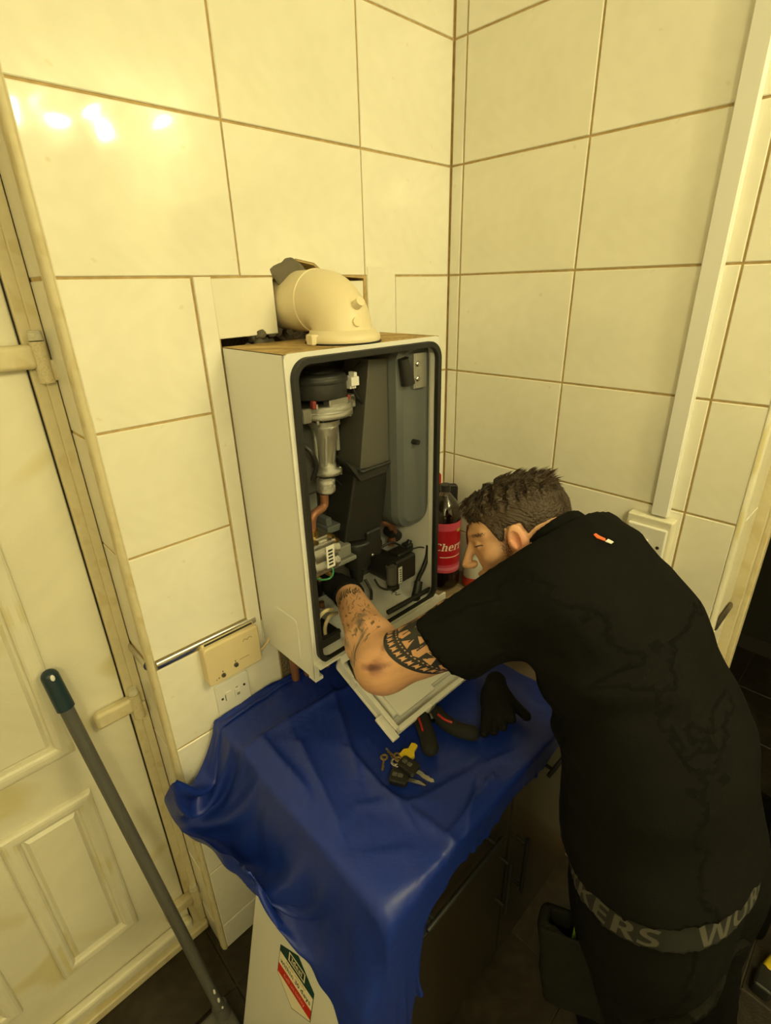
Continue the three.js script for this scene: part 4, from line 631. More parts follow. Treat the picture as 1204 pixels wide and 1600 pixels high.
// ---------------------------------------------------------------- keys, cutters and glove on the sheet
{
  const y = WT + 0.018; const K = (px, py, dy = 0) => hor(px, py, y + dy);
  const c = K(640, 1195); const g = grp('key_bunch', V(c.x, y - 0.005, c.z)); tag(g, 'bunch of keys with two black car keys and yellow tag on blue sheet', 'keys');
  const l = p => p.clone().sub(g.position);
  const ang = (p, q) => Math.atan2(-(q.z - p.z), q.x - p.x);
  const fob = (a, b, tip, dy, w) => { const p = K(...a, dy), q = K(...b, dy), t = K(...tip, dy), L0 = p.distanceTo(q); const th = ang(p, q);
    const f = extr(rrect(-L0 * 0.55, -w, L0 * 0.5, w, 0.006), 0.008, 0.0025); f.rotateX(-Math.PI / 2); f.rotateY(th); const m = p.clone().lerp(q, 0.5).sub(g.position); f.translate(m.x, m.y - 0.004, m.z); const k = obj('car_key', f, M.black, g);
    for (const o of [-0.3, 0.05]) { const bt = extr(rrect(-0.005, -0.004, 0.005, 0.004, 0.002), 0.002, 0.0005); bt.rotateX(-Math.PI / 2); bt.rotateY(th); const e = p.clone().lerp(q, 0.5 + o).sub(g.position); bt.translate(e.x, e.y + 0.006, e.z); obj('button', bt, M.ductGrey, k); }
    const bl = extr([[0, -0.0042], [0.036, -0.0042], [0.041, 0], [0.036, 0.0042], [0.030, 0.0026], [0.026, 0.0042], [0.018, 0.0026], [0.012, 0.0042], [0, 0.0042]], 0.0022, 0.0003); const s = q.distanceTo(t) / 0.041; bl.scale(s, s, 1); bl.rotateX(-Math.PI / 2); bl.rotateY(ang(q, t)); const e = q.clone().sub(g.position); bl.translate(e.x, e.y, e.z); obj('blade', bl, M.steel, k); };
  fob([612, 1212], [636, 1218], [668, 1227], 0.0, 0.0145); fob([628, 1190], [650, 1205], [678, 1223], 0.010, 0.0125);
  const key = (a, b, dy, m, nm = 'door_key') => { const p = K(...a, dy), q = K(...b, dy), s = p.distanceTo(q) / 0.05; const bow = new THREE.TorusGeometry(0.0085, 0.0036, 8, 20); bow.rotateX(Math.PI / 2); bow.scale(1, 0.45, 1); const sh = extr([[0.008, -0.003], [0.044, -0.003], [0.048, 0], [0.044, 0.0035], [0.038, 0.002], [0.033, 0.004], [0.027, 0.002], [0.008, 0.003]], 0.0018, 0.0002); sh.rotateX(-Math.PI / 2); const gg = merge([bow, sh]); gg.scale(s, s, s); gg.rotateY(ang(p, q)); const e = p.clone().sub(g.position); gg.translate(e.x, e.y, e.z); obj(nm, gg, m, g); };
  key([600, 1183], [597, 1206], 0.004, M.brass); key([617, 1190], [602, 1168], 0.006, M.steel); key([622, 1186], [604, 1173], 0.010, M.brass); key([626, 1192], [612, 1200], 0.002, M.brass); key([620, 1180], [640, 1170], 0.003, M.brass);
  const yk = extr([[-0.016, -0.008], [-0.004, -0.012], [0.006, -0.006], [0.022, -0.006], [0.024, 0], [0.022, 0.006], [0.006, 0.006], [0.0, 0.014], [-0.014, 0.016], [-0.02, 0.006]], 0.006, 0.0012); yk.rotateX(-Math.PI / 2); yk.scale(1.05, 1, 1.05); const yp = K(640, 1176, 0.004); yk.rotateY(0.3); yk.translate(yp.x - g.position.x, yp.y - g.position.y - 0.004, yp.z - g.position.z); obj('yellow_tag', yk, M.yellow, g).userData.label = 'bright yellow plastic meter key';
  const rg = new THREE.TorusGeometry(0.013, 0.001, 8, 28); rg.rotateX(Math.PI / 2); const rp = l(K(620, 1190, 0.006)); rg.translate(rp.x, rp.y, rp.z); obj('key_ring', rg, M.steel, g);
  // side cutters
  const p0 = hor(648, 1128, WT + 0.03); const t = grp('side_cutters', V(p0.x, WT + 0.004, p0.z)); tag(t, 'side cutters with thick black and red handles beside the control tray', 'cutters');
  const H = (pts, r, nm, m) => obj(nm, tube(pts.map(([a, b, yy]) => hor(a, b, WT + yy).sub(t.position)), r, 20, 12), m, t);
  const capE = (a, b, yy, r, par, m) => { const s = new THREE.SphereGeometry(r, 14, 10); const q = hor(a, b, WT + yy).sub(t.position); s.translate(q.x, q.y, q.z); obj('handle_end', s, m, par); };
  const h1 = H([[655, 1118, 0.03], [662, 1135, 0.028], [668, 1152, 0.026], [672, 1168, 0.026]], 0.019, 'handle', M.blackMatt); capE(672, 1168, 0.026, 0.019, h1, M.blackMatt);
  const h2 = H([[680, 1112, 0.03], [695, 1128, 0.028], [715, 1140, 0.024], [738, 1146, 0.022]], 0.017, 'handle', M.blackMatt); capE(738, 1146, 0.022, 0.017, h2, M.blackMatt);
  obj('handle_inlay', tube([[654, 1122, 0.049], [658, 1134, 0.049], [660, 1142, 0.047]].map(([a, b, yy]) => hor(a, b, WT + yy).sub(t.position)), 0.003, 12, 6), M.redPlastic, h1);
  obj('handle_inlay', tube([[684, 1116, 0.048], [694, 1124, 0.047], [706, 1129, 0.044]].map(([a, b, yy]) => hor(a, b, WT + yy).sub(t.position)), 0.003, 12, 6), M.redPlastic, h2);
  obj('jaw', [tube([[664, 1128, 0.036], [662, 1118, 0.03], [660, 1110, 0.022]].map(([a, b, yy]) => hor(a, b, WT + yy).sub(t.position)), 0.007, 12, 8)], M.steel, t);
  obj('jaw', [tube([[676, 1126, 0.036], [672, 1116, 0.03], [664, 1110, 0.022]].map(([a, b, yy]) => hor(a, b, WT + yy).sub(t.position)), 0.006, 12, 8)], M.steel, t);
  // work glove
  const gp = hor(775, 1110, WT + 0.02); const gs = (x, y2, z) => { let d = ell(x, y2, z, [0, 0.018, 0], [0.055, 0.022, 0.04]); for (let i = 0; i < 4; i++) d = smin(d, cap(x, y2, z, [-0.03, 0.016, -0.027 + i * 0.018], [-0.085 + i * i * 0.004, 0.010 + i * 0.003, -0.036 + i * 0.022], 0.0125, 0.010), 0.008); d = smin(d, cap(x, y2, z, [0.02, 0.014, 0.03], [-0.03, 0.012, 0.066], 0.014, 0.011), 0.01); d = smin(d, cap(x, y2, z, [0.04, 0.018, 0], [0.075, 0.016, 0.005], 0.03, 0.026), 0.02); return d; };
  const gg = boxUV(mesher(gs, [-0.13, -0.04, -0.08], [0.13, 0.07, 0.1], 0.0045)); gg.rotateY(0.7); const gl = obj('work_glove', gg, M.glove); gl.position.set(gp.x, WT + 0.024, gp.z); tag(gl, 'black work glove lying on the blue sheet by the man', 'glove');
}
// ---------------------------------------------------------------- clutter in the corner of the worktop
{
  const cb = grp('carton', V(-0.09, WT, 0.11)); tag(cb, 'low tan cardboard carton carrying the cola bottle in the corner', 'carton');
  std('card', L(0.26, 0.19, 0.10), 0.9, { bumpMap: fineBump, bumpScale: 0.0004 });
  obj('body', box(-0.075, 0.083, 0.0, 0.092, -0.10, 0.10, 0.002), M.card, cb); obj('lid_flap', [box(-0.075, 0.003, 0.0925, 0.0945, -0.10, 0.10), box(0.005, 0.083, 0.0925, 0.0945, -0.10, 0.10)], M.card, cb);
  const by = WT + 0.095, bt = grp('cola_bottle', V(-0.108, by, 0.096)); tag(bt, 'plastic cola bottle with pink and red cherry label in the corner', 'bottle');
  const prof = [[0.001, 0.006], [0.03, 0.0], [0.045, 0.004], [0.0505, 0.016], [0.0505, 0.05], [0.047, 0.06], [0.047, 0.235], [0.0505, 0.245], [0.048, 0.258], [0.036, 0.283], [0.02, 0.303], [0.0135, 0.312], [0.0135, 0.325]];
  obj('bottle_shell', lathe(prof, V(0, 0, 0), 40), M.pet, bt);
  obj('cola', lathe(prof.slice(0, 11).map(([r, y]) => [Math.max(0.001, r - 0.0008), y + 0.0006]).concat([[0.001, 0.30]]), V(0, 0, 0), 40), M.cola, bt);
  const cv = document.createElement('canvas'); cv.width = 1024; cv.height = 512; const c = cv.getContext('2d'); c.fillStyle = '#c94a63'; c.fillRect(0, 0, 1024, 512); c.fillStyle = '#b01424'; c.beginPath(); c.moveTo(0, 90); c.bezierCurveTo(300, 40, 600, 140, 1024, 70); c.lineTo(1024, 420); c.bezierCurveTo(700, 470, 300, 400, 0, 440); c.closePath(); c.fill();
  for (const x of [256, 768]) { c.fillStyle = '#f3e6d4'; c.font = 'italic bold 104px serif'; c.textAlign = 'center'; c.textBaseline = 'middle'; c.fillText('Cherry', x, 240); c.fillRect(x - 120, 340, 250, 8); c.fillStyle = '#b9b04a'; c.fillRect(x + 60, 70, 70, 30); c.fillStyle = '#d9788a'; c.fillRect(x - 200, 455, 400, 30); }
  const tx = new THREE.CanvasTexture(cv); tx.colorSpace = THREE.SRGBColorSpace;
  const lab = new THREE.CylinderGeometry(0.0492, 0.0492, 0.165, 48, 1, true); lab.rotateY(-1.95); lab.translate(0, 0.148, 0); obj('label', lab, new THREE.MeshStandardMaterial({ map: tx, roughness: 0.35, side: THREE.DoubleSide }), bt);
  obj('bottle_cap', [cyl(V(0, 0.318, 0), V(0, 0.336, 0), 0.0155, 0.015, 24)], M.black, bt);
  const k = grp('handheld_gadget', V(-0.032, by, 0.040)); tag(k, 'upright black rounded gadget standing behind the cola bottle', 'gadget');
  const kb = extr(rrect(-0.030, 0, 0.030, 0.30, 0.008), 0.012, 0.003); kb.rotateY(-0.75); obj('body', kb, M.black, k); const ks = extr(rrect(-0.026, 0.01, 0.026, 0.29, 0.005), 0.0008, 0.0002); ks.rotateY(-0.75); ks.translate(-0.0104, 0, 0.0112); obj('screen', ks, M.blackMatt, k);
  const rb = grp('red_packet', V(-0.060, by, 0.0205)); tag(rb, 'tall red packet standing behind the black gadget', 'packet'); const rg = extr(rrect(-0.028, 0, 0.028, 0.328, 0.005), 0.006, 0.002); rg.rotateY(0.0); rg.translate(0, 0, -0.012); obj('body', rg, M.redPlastic, rb);
  obj('top_fold', box(-0.027, 0.027, 0.326, 0.331, -0.010, -0.006), M.redPlastic, rb);
  const j = grp('jar', V(-0.046, by, 0.165)); tag(j, 'clear glass jar with brown lid and red label beside the cola bottle', 'jar');
  obj('jar_glass', lathe([[0.001, 0.002], [0.026, 0.0], [0.031, 0.006], [0.032, 0.07], [0.03, 0.10], [0.024, 0.125], [0.022, 0.13], [0.022, 0.145]], V(0, 0, 0), 36), M.pet, j);
  obj('jar_label', new THREE.CylinderGeometry(0.0324, 0.0324, 0.03, 36, 1, true).translate(0, 0.022, 0), new THREE.MeshStandardMaterial({ color: L(0.5, 0.04, 0.025), roughness: 0.4, side: THREE.DoubleSide }), j);
  obj('jar_contents', lathe([[0.001, 0.003], [0.025, 0.003], [0.030, 0.008], [0.031, 0.07], [0.029, 0.098], [0.001, 0.10]], V(0, 0, 0), 30), M.labelWhite, j);
  obj('jar_lid', lathe([[0.001, 0.205], [0.02, 0.205], [0.026, 0.2], [0.027, 0.172], [0.0245, 0.15], [0.0235, 0.143]], V(0, 0, 0), 30), new THREE.MeshStandardMaterial({ color: L(0.16, 0.07, 0.04), roughness: 0.5 }), j);
  // folded teal cloth beside the boiler
  const cl = grp('cloth', V(-0.245, WT + 0.012, 0.262)); tag(cl, 'folded pale teal cloth tucked between the boiler and the shirt sleeve', 'cloth');
  const cg = new RoundedBoxGeometry(0.075, 0.075, 0.06, 6, 0.02); const cp = cg.attributes.position; for (let i = 0; i < cp.count; i++) { const n = 0.008 * fbm(cp.getX(i) * 30, cp.getY(i) * 30, cp.getZ(i) * 30, 3); cp.setXYZ(i, cp.getX(i) + n, cp.getY(i) + n + (cp.getX(i) < 0 ? 0.02 : 0), cp.getZ(i) - n); } cg.computeVertexNormals(); cg.translate(0, 0.0375, 0); obj('fold', boxUV(cg), M.teal, cl);
  obj('fold_edge', tube([V(-0.036, 0.08, 0.028), V(0, 0.07, 0.03), V(0.034, 0.05, 0.028)], 0.005), M.teal, cl);
}
// ---------------------------------------------------------------- bag beyond the opening
{
  const b = grp('tool_bag', V(0.30, 0, 1.0)); tag(b, 'open black tool bag on the passage floor behind the man', 'bag');
  const f = (x, y, z) => { const q = Math.max(Math.abs(x) - 0.15, Math.abs(y - 0.15) - 0.13, Math.abs(z) - 0.10); const d = Math.hypot(Math.max(Math.abs(x) - 0.13, 0), Math.max(Math.abs(y - 0.15) - 0.11, 0), Math.max(Math.abs(z) - 0.08, 0)) + Math.min(q, 0) - 0.025; return Math.max(d, -(Math.max(Math.abs(x) - 0.13, Math.abs(y - 0.27) - 0.13, Math.abs(z) - 0.085))) + 0.006 * fbm(x * 14, y * 14, z * 14, 2); };
  obj('bag_body', boxUV(mesher(f, [-0.2, -0.03, -0.16], [0.2, 0.32, 0.16], 0.01)), M.trouser, b);
  obj('bag_handle', tube([V(-0.10, 0.26, 0.09), V(-0.07, 0.36, 0.04), V(0.07, 0.36, 0.04), V(0.10, 0.26, 0.09)], 0.011, 24, 8), M.blackMatt, b);
  obj('buckle', box(-0.15, -0.09, 0.21, 0.225, 0.105, 0.112, 0.002), M.galv, b);
  const yl = grp('yellow_tool', V(0.08, 0, 1.13)); tag(yl, 'yellow and black hand tool on the floor behind the man', 'tool'); obj('grip', [tube([V(0, 0.02, 0), V(0.03, 0.05, 0.01), V(0.045, 0.10, 0.02)], 0.018, 16, 10)], M.yellow, yl); obj('head', box(-0.06, 0.01, 0.0, 0.045, -0.022, 0.022, 0.008, 2), M.black, yl);
}

// ---------------------------------------------------------------- the man
{
  const cR = V(1, 0, 0).applyQuaternion(camera.quaternion), cU = V(0, 1, 0).applyQuaternion(camera.quaternion), cF = V(0, 0, -1).applyQuaternion(camera.quaternion);
  const S = [-0.520, 1.322, 0.640], E = [-0.682, 1.150, 0.425], Wr = [-0.562, 1.142, 0.185];           // left arm
  const S2 = [-0.245, 1.245, 0.63], E2 = [-0.115, 1.08, 0.62], W2 = [-0.115, 0.915, 0.46];                 // right arm, resting on the worktop
  const spine = [[-0.472, 0.80, 0.88, 0.158, 0.124], [-0.475, 0.95, 0.875, 0.158, 0.124], [-0.45, 1.12, 0.825, 0.168, 0.126], [-0.42, 1.24, 0.735, 0.183, 0.122], [-0.40, 1.318, 0.650, 0.172, 0.098], [-0.39, 1.352, 0.596, 0.066, 0.062]];
  const lat = V(-0.93, 0.02, 0.36).normalize();
  const torso = (x, y, z, grow) => { let best = 9;
    for (let i = 0; i < spine.length - 1; i++) { const a = spine[i], b = spine[i + 1]; const bx = b[0] - a[0], by = b[1] - a[1], bz = b[2] - a[2]; const t = clamp(((x - a[0]) * bx + (y - a[1]) * by + (z - a[2]) * bz) / (bx * bx + by * by + bz * bz), 0, 1);
      const dx = x - a[0] - bx * t, dy = y - a[1] - by * t, dz = z - a[2] - bz * t; const u = dx * lat.x + dy * lat.y + dz * lat.z; const w = Math.sqrt(Math.max(0, dx * dx + dy * dy + dz * dz - u * u)); const A = lerp(a[3], b[3], t) + grow, B = lerp(a[4], b[4], t) + grow; const d = (Math.hypot(u / A, w / B) - 1) * B; best = i === 0 ? d : smin(best, d, 0.03); }
    return best; };
  // head frame: x forwards, y up, z to the man's right
  const tilt = 0.36, yaw = 0.16; const hx0 = cR.clone().multiplyScalar(-Math.cos(tilt)).addScaledVector(cU, -Math.sin(tilt)), hy = cR.clone().multiplyScalar(-Math.sin(tilt)).addScaledVector(cU, Math.cos(tilt));
  const hx = hx0.multiplyScalar(Math.cos(yaw)).addScaledVector(cF, Math.sin(yaw)).normalize(); const hz = hx.clone().cross(hy).normalize();
  const HO = dep(808, 838, 0.995); const HS = 0.92, HM = new THREE.Matrix4().makeBasis(hx.clone().multiplyScalar(HS), hy.clone().multiplyScalar(HS), hz.clone().multiplyScalar(HS)).setPosition(HO), HI = HM.clone().invert();
  const nb = V(-0.40, 1.345, 0.605).applyMatrix4(HI);
  const headL = (x, y, z) => { const az = Math.abs(z);
    let d = ell(x, y, z, [-0.018, 0.037, 0], [0.101, 0.071, 0.074]);
    d = smin(d, ell(x, y, z, [0.042, -0.012, 0], [0.052, 0.084, 0.058]), 0.03);
    d = smin(d, cap(x, y, az, [0.0, -0.045, 0.048], [0.070, -0.088, 0.016], 0.017, 0.015), 0.025);
    d = smin(d, ell(x, y, z, [0.078, -0.092, 0], [0.020, 0.018, 0.022]), 0.02);
    d = smin(d, cap(x, y, az, [0.086, 0.036, 0.010], [0.066, 0.034, 0.046], 0.010, 0.009), 0.014);
    d = smin(d, ell(x, y, az, [0.060, -0.012, 0.046], [0.02, 0.018, 0.014]), 0.02);
    d = Math.max(d, -ell(x, y, az, [0.096, 0.013, 0.033], [0.016, 0.0115, 0.0155]) * 0.8);
    d = smin(d, cap(x, y, z, [0.092, 0.022, 0], [0.120, -0.020, 0], 0.0070, 0.0105), 0.010);
    d = smin(d, ell(x, y, az, [0.109, -0.025, 0.0105], [0.012, 0.0075, 0.0075]), 0.006);
    d = smin(d, ell(x, y, z, [0.092, -0.050, 0], [0.014, 0.006, 0.022]), 0.008);
    d = smin(d, ell(x, y, z, [0.089, -0.063, 0], [0.013, 0.006, 0.02]), 0.007);
    d = smin(d, Math.hypot(x - 0.0765, y - 0.013, az - 0.032) - 0.0135, 0.003);
    d = Math.max(d, -(Math.hypot((x - 0.111) * 0.8, y + 0.0335, az - 0.0085) - 0.0036));
    // ear
    const ex = x; x = x - 0.020; let e = ell(x, y + 0.25 * (x + 0.012), az, [-0.012, 0.004, 0.079], [0.0185, 0.0315, 0.009]);
    e = Math.max(e, -ell(x, y, az, [-0.008, 0.006, 0.0895], [0.0105, 0.0205, 0.0085]));
    e = smin(e, ell(x, y, az, [-0.001, -0.004, 0.081], [0.004, 0.008, 0.006]), 0.004);
    e = smin(e, ell(x, y, az, [-0.004, -0.025, 0.077], [0.008, 0.009, 0.006]), 0.006);
    x = ex; d = smin(d, e, 0.006);
    d = smin(d, cap(x, y, z, [-0.035, -0.03, 0], [nb.x, nb.y, nb.z], 0.056, 0.062), 0.03);
    return d; };
  const tv = V(0, 0, 0); const headW = (x, y, z) => { tv.set(x, y, z).applyMatrix4(HI); return HS * headL(tv.x, tv.y, tv.z); };
  const lp = (a, b, t) => [lerp(a[0], b[0], t), lerp(a[1], b[1], t), lerp(a[2], b[2], t)];
  const arm = (x, y, z, s, e, w) => { const m = lp(e, w, 0.28), um = lp(s, e, 0.45); let d = cap(x, y, z, s, um, 0.062, 0.056); d = smin(d, cap(x, y, z, um, e, 0.056, 0.047), 0.03); d = smin(d, cap(x, y, z, e, m, 0.046, 0.049), 0.03); d = smin(d, cap(x, y, z, m, w, 0.048, 0.031), 0.02); return d; };
  // a hand: frame from wrist, pointing h, palm facing n
  const handF = (w, h, n, curl) => { const s = h.clone().cross(n).normalize(); const P = (a, b, c) => [w[0] + h.x * a + s.x * b + n.x * c, w[1] + h.y * a + s.y * b + n.y * c, w[2] + h.z * a + s.z * b + n.z * c]; const seg = [];
    for (let i = 0; i < 4; i++) { let p = [0.088 - (i === 3 ? 0.008 : 0), (i - 1.5) * 0.021, 0], a = 0; const Ls = [[0.043, 0.027, 0.021], [0.047, 0.030, 0.023], [0.044, 0.028, 0.022], [0.034, 0.021, 0.019]][i]; Ls.forEach((l, k) => { a += curl[k]; const q = [p[0] + l * Math.cos(a), p[1] + (i - 1.5) * 0.0015, p[2] + l * Math.sin(a)]; seg.push([P(...p), P(...q), 0.0105 - k * 0.001, 0.0098 - k * 0.001]); p = q; }); }
    let p = [0.028, -0.030, 0.006]; for (const [l, a, b] of [[0.036, 0.75, 0.35], [0.030, 0.35, 0.55], [0.024, 0.15, 0.6]]) { const q = [p[0] + l * Math.cos(a), p[1] - l * Math.sin(a) * 0.8, p[2] + l * Math.sin(b) * 0.6]; seg.push([P(...p), P(...q), 0.0125, 0.011]); p = q; }
    const p0 = P(0, 0, 0), pa = P(0.05, -0.018, 0), pb = P(0.05, 0.018, 0), k1 = P(0.088, -0.028, 0), k2 = P(0.086, 0.028, 0);
    return (x, y, z, g) => { let d = cap(x, y, z, p0, P(0.03, 0, 0), 0.029 + g, 0.028 + g); d = smin(d, cap(x, y, z, pa, pb, 0.018 + g, 0.018 + g), 0.025); d = smin(d, cap(x, y, z, k1, k2, 0.0135 + g, 0.012 + g), 0.025); d = smin(d, cap(x, y, z, P(0.03, 0, 0), P(0.085, 0, 0), 0.02 + g, 0.014 + g), 0.02); for (const s2 of seg) d = smin(d, cap(x, y, z, s2[0], s2[1], s2[2] + g, s2[3] + g), 0.004); return d; }; };
  const tgt = back(512, 903, 0.085); const h1 = tgt.clone().sub(V(...Wr)).normalize(); const n1 = V(-0.3, -0.85, 0.2); n1.addScaledVector(h1, -n1.dot(h1)).normalize();
  const handL = handF(Wr, h1, n1, [0.35, 0.6, 0.5]);
  const h2 = V(-0.25, -0.28, -0.93).normalize(), n2 = V(0, -1, 0); n2.addScaledVector(h2, -n2.dot(h2)).normalize(); const handR = handF(W2, h2, n2, [-0.1, 0.3, 0.25]);
  // skin body
  const legs = [[[-0.555, 0.85, 0.91], [-0.51, 0.47, 0.885], [-0.465, 0.085, 0.94]], [[-0.385, 0.85, 0.945], [-0.30, 0.47, 0.985], [-0.215, 0.085, 1.06]]];
  const legF = (x, y, z, g) => { let d = 9; for (const [a, b, c] of legs) { d = smin(d, cap(x, y, z, a, b, 0.088 + g, 0.058 + g), 0.02); d = smin(d, cap(x, y, z, b, c, 0.060 + g, 0.040 + g), 0.02); } return d; };
  const bodyF = (x, y, z) => { let d = torso(x, y, z, -0.022); d = smin(d, legF(x, y, z, -0.014), 0.04); d = smin(d, arm(x, y, z, S, E, Wr), 0.03); d = smin(d, arm(x, y, z, S2, E2, W2), 0.03); d = smin(d, headW(x, y, z), 0.03); return d; };
  const armOnly = (x, y, z) => smin(arm(x, y, z, S, E, Wr), handL(x, y, z, -0.002), 0.012) + 0.0015 * fbm(x * 24, y * 24, z * 24, 2);
  const gBody = mesher(bodyF, [-0.80, 0.02, 0.30], [-0.02, 1.46, 1.18], 0.014);
  const gArm = mesher((x, y, z) => Math.max(armOnly(x, y, z), -(Math.hypot(x - S[0], y - S[1], z - S[2]) - 0.04)), [-0.80, 1.0, 0.0], [-0.42, 1.42, 0.74], 0.0045);
  const gHandR = mesher((x, y, z) => handR(x, y, z, 0), [-0.26, 0.80, 0.20], [-0.03, 0.98, 0.52], 0.0045);
  const gHead = mesher(headL, [-0.13, -0.14, -0.10], [0.135, 0.155, 0.10], 0.0030); 
  // texture space: arm in the lower half, head side view in the upper left, plain skin upper right
  const cv = document.createElement('canvas'); cv.width = cv.height = 2048; const c = cv.getContext('2d'); const SK = '#c79873'; c.fillStyle = SK; c.fillRect(0, 0, 2048, 2048);
  for (let i = 0; i < 2600; i++) { c.fillStyle = ['rgba(190,120,90,0.10)', 'rgba(220,170,130,0.10)', 'rgba(170,110,80,0.08)'][i % 3]; c.beginPath(); c.arc(rnd() * 2048, rnd() * 2048, 4 + rnd() * 22, 0, 7); c.fill(); }
  const tp = (a, l) => [1024 + a * 6200, 2048 - 1620 * l];
  const path = (pts, fill) => { const q = pts.map(([a, l]) => tp(a, l - 0.5 * a)); c.beginPath(); q.forEach((p, i) => i ? c.lineTo(...p) : c.moveTo(...p)); c.closePath(); c.fillStyle = fill; c.fill(); };
  const INK = '#2a2a2c', SKL = '#cd9c74';
  // forearm: old faded strokes, dots and a blurred cross by the elbow
  const soft = (a, l, ra, rl, col, n = 40) => { for (let i = 0; i < n; i++) { const p = tp(a + (rnd() + rnd() - 1) * ra, l + (rnd() + rnd() - 1) * rl); c.fillStyle = col; c.beginPath(); c.ellipse(p[0], p[1], 34, 10, 0, 0, 7); c.fill(); } };
  soft(0.008, 0.225, 0.007, 0.028, 'rgba(70,74,62,0.035)', 70); soft(0.012, 0.19, 0.006, 0.02, 'rgba(70,74,62,0.045)', 60); soft(-0.035, 0.20, 0.008, 0.022, 'rgba(80,80,64,0.04)', 40); soft(0.02, 0.165, 0.012, 0.012, 'rgba(70,74,62,0.045)', 40);
  soft(0.012, 0.292, 0.02, 0.008, 'rgba(70,52,50,0.028)', 60); soft(0.012, 0.292, 0.004, 0.02, 'rgba(70,52,50,0.028)', 60); soft(0.045, 0.31, 0.014, 0.016, 'rgba(56,50,52,0.03)', 70);
  for (let i = 0; i < 190; i++) { const a = rr(-0.07, 0.05), l = rr(0.02, 0.25); const p = tp(a, l); c.strokeStyle = 'rgba(66,58,40,' + rr(0.25, 0.65) + ')'; c.lineWidth = rr(4, 14); c.beginPath(); c.moveTo(...p); c.lineTo(p[0] + rr(-60, 60), p[1] + rr(-24, 24)); c.stroke(); }
  for (let i = 0; i < 12; i++) { const p = tp(-0.03 + 0.008 * i, 0.045 + 0.006 * Math.sin(i * 1.7)); c.strokeStyle = 'rgba(50,46,34,0.8)'; c.lineWidth = 12; c.beginPath(); c.ellipse(p[0], p[1], 26, 9, 0.5, 0, 5); c.stroke(); }
  // upper arm: black tribal band with skin cut-outs
  const A0 = -0.085, A1 = 0.085, L0 = 0.338;
  { const pts = []; for (let i = 0; i <= 24; i++) { const t = i / 24, a = lerp(A0, A1, t); pts.push([a, L0 + 0.012 * Math.cos(t * 5)]); } pts.push([A1, 0.62], [A0, 0.62]); path(pts, INK); }
  for (let i = 0; i < 15; i++) { const a = lerp(A0, A1, (i + 0.5) / 15), w = 0.0042, l = L0 + 0.008 + 0.012 * Math.cos((i + 0.5) / 15 * 5); path([[a - w, l], [a, l + 0.004], [a + w, l], [a + w * 0.6, l + 0.016], [a, l + 0.011], [a - w * 0.6, l + 0.016]], SKL); }
  for (let i = 0; i < 8; i++) { const a = lerp(A0, A1, (i + 0.5) / 8), w = 0.0085, l = L0 + 0.034 + 0.010 * Math.cos((i + 0.5) / 8 * 5); if (i % 2) path([[a - w, l], [a + w, l + 0.002], [a + w * 0.2, l + 0.024]], SKL); else path([[a - w, l + 0.003], [a - w * 0.2, l - 0.002], [a + w * 0.9, l + 0.004], [a + w * 0.7, l + 0.022], [a - w * 0.6, l + 0.024]], SKL); }
  for (let k = 0; k < 5; k++) path([[-0.022, L0 + 0.05 + k * 0.0042], [0.004, L0 + 0.048 + k * 0.0046], [0.004, L0 + 0.0505 + k * 0.0046], [-0.022, L0 + 0.0522 + k * 0.0042]], SKL);
  path([[0.004, L0 + 0.047], [0.018, L0 + 0.046], [0.019, L0 + 0.07], [0.004, L0 + 0.072]], SKL); path([[0.022, L0 + 0.05], [0.036, L0 + 0.058], [0.024, L0 + 0.074]], SKL);
  for (let r = 0; r < 4; r++) for (let i = 0; i < 11; i++) { const a = lerp(A0, A1, (i + 0.5 + 0.5 * (r % 2)) / 11), w = 0.0062, l = L0 + 0.080 + r * 0.022; if ((i + r) % 3 === 0) path([[a - w, l], [a + w, l + 0.002], [a, l + 0.018]], SKL); else if ((i + r) % 3 === 1) for (let k = 0; k < 3; k++) path([[a - w + k * 0.0045, l], [a - w + k * 0.0045 + 0.0026, l], [a - w + k * 0.0045 + 0.0036, l + 0.017], [a - w + k * 0.0045 + 0.001, l + 0.017]], SKL); else path([[a - w, l + 0.016], [a, l - 0.001], [a + w, l + 0.016], [a, l + 0.012]], SKL); }
  for (let i = 0; i < 5; i++) path([[-0.082 + i * 0.011, L0 + 0.046], [-0.078 + i * 0.011, L0 + 0.046], [-0.066 + i * 0.010, L0 + 0.074], [-0.07 + i * 0.010, L0 + 0.074]], SKL);
  for (let i = 0; i < 26; i++) { const a = lerp(A0, A1, (i + 0.5) / 26), l = L0 + 0.028 + 0.010 * Math.cos((i + 0.5) / 26 * 5); path([[a - 0.0016, l], [a + 0.0016, l], [a + 0.0012, l + 0.003], [a - 0.0012, l + 0.003]], SKL); }
  for (let i = 0; i < 9; i++) { const a = lerp(A0, A1, (i + 0.2) / 9), l = L0 + 0.036; path([[a, l], [a + 0.0022, l], [a + 0.006, l + 0.026], [a + 0.0042, l + 0.026]], INK); path([[a + 0.004, l + 0.028], [a + 0.0056, l + 0.028], [a + 0.009, l + 0.044], [a + 0.0074, l + 0.044]], SKL); }
  // head: brow, stubble, sideburn, reddened ear
  const hp = (x, y) => [(x + 0.13) / 0.27 * 1024, 1024 - (y + 0.14) / 0.30 * 1024];
  const blob = (x, y, rx, ry, col, n) => { for (let i = 0; i < n; i++) { const p = hp(x + (rnd() + rnd() - 1) * rx, y + (rnd() + rnd() - 1) * ry); c.fillStyle = col; c.fillRect(p[0], p[1], 3, 3 + rnd() * 7); } };
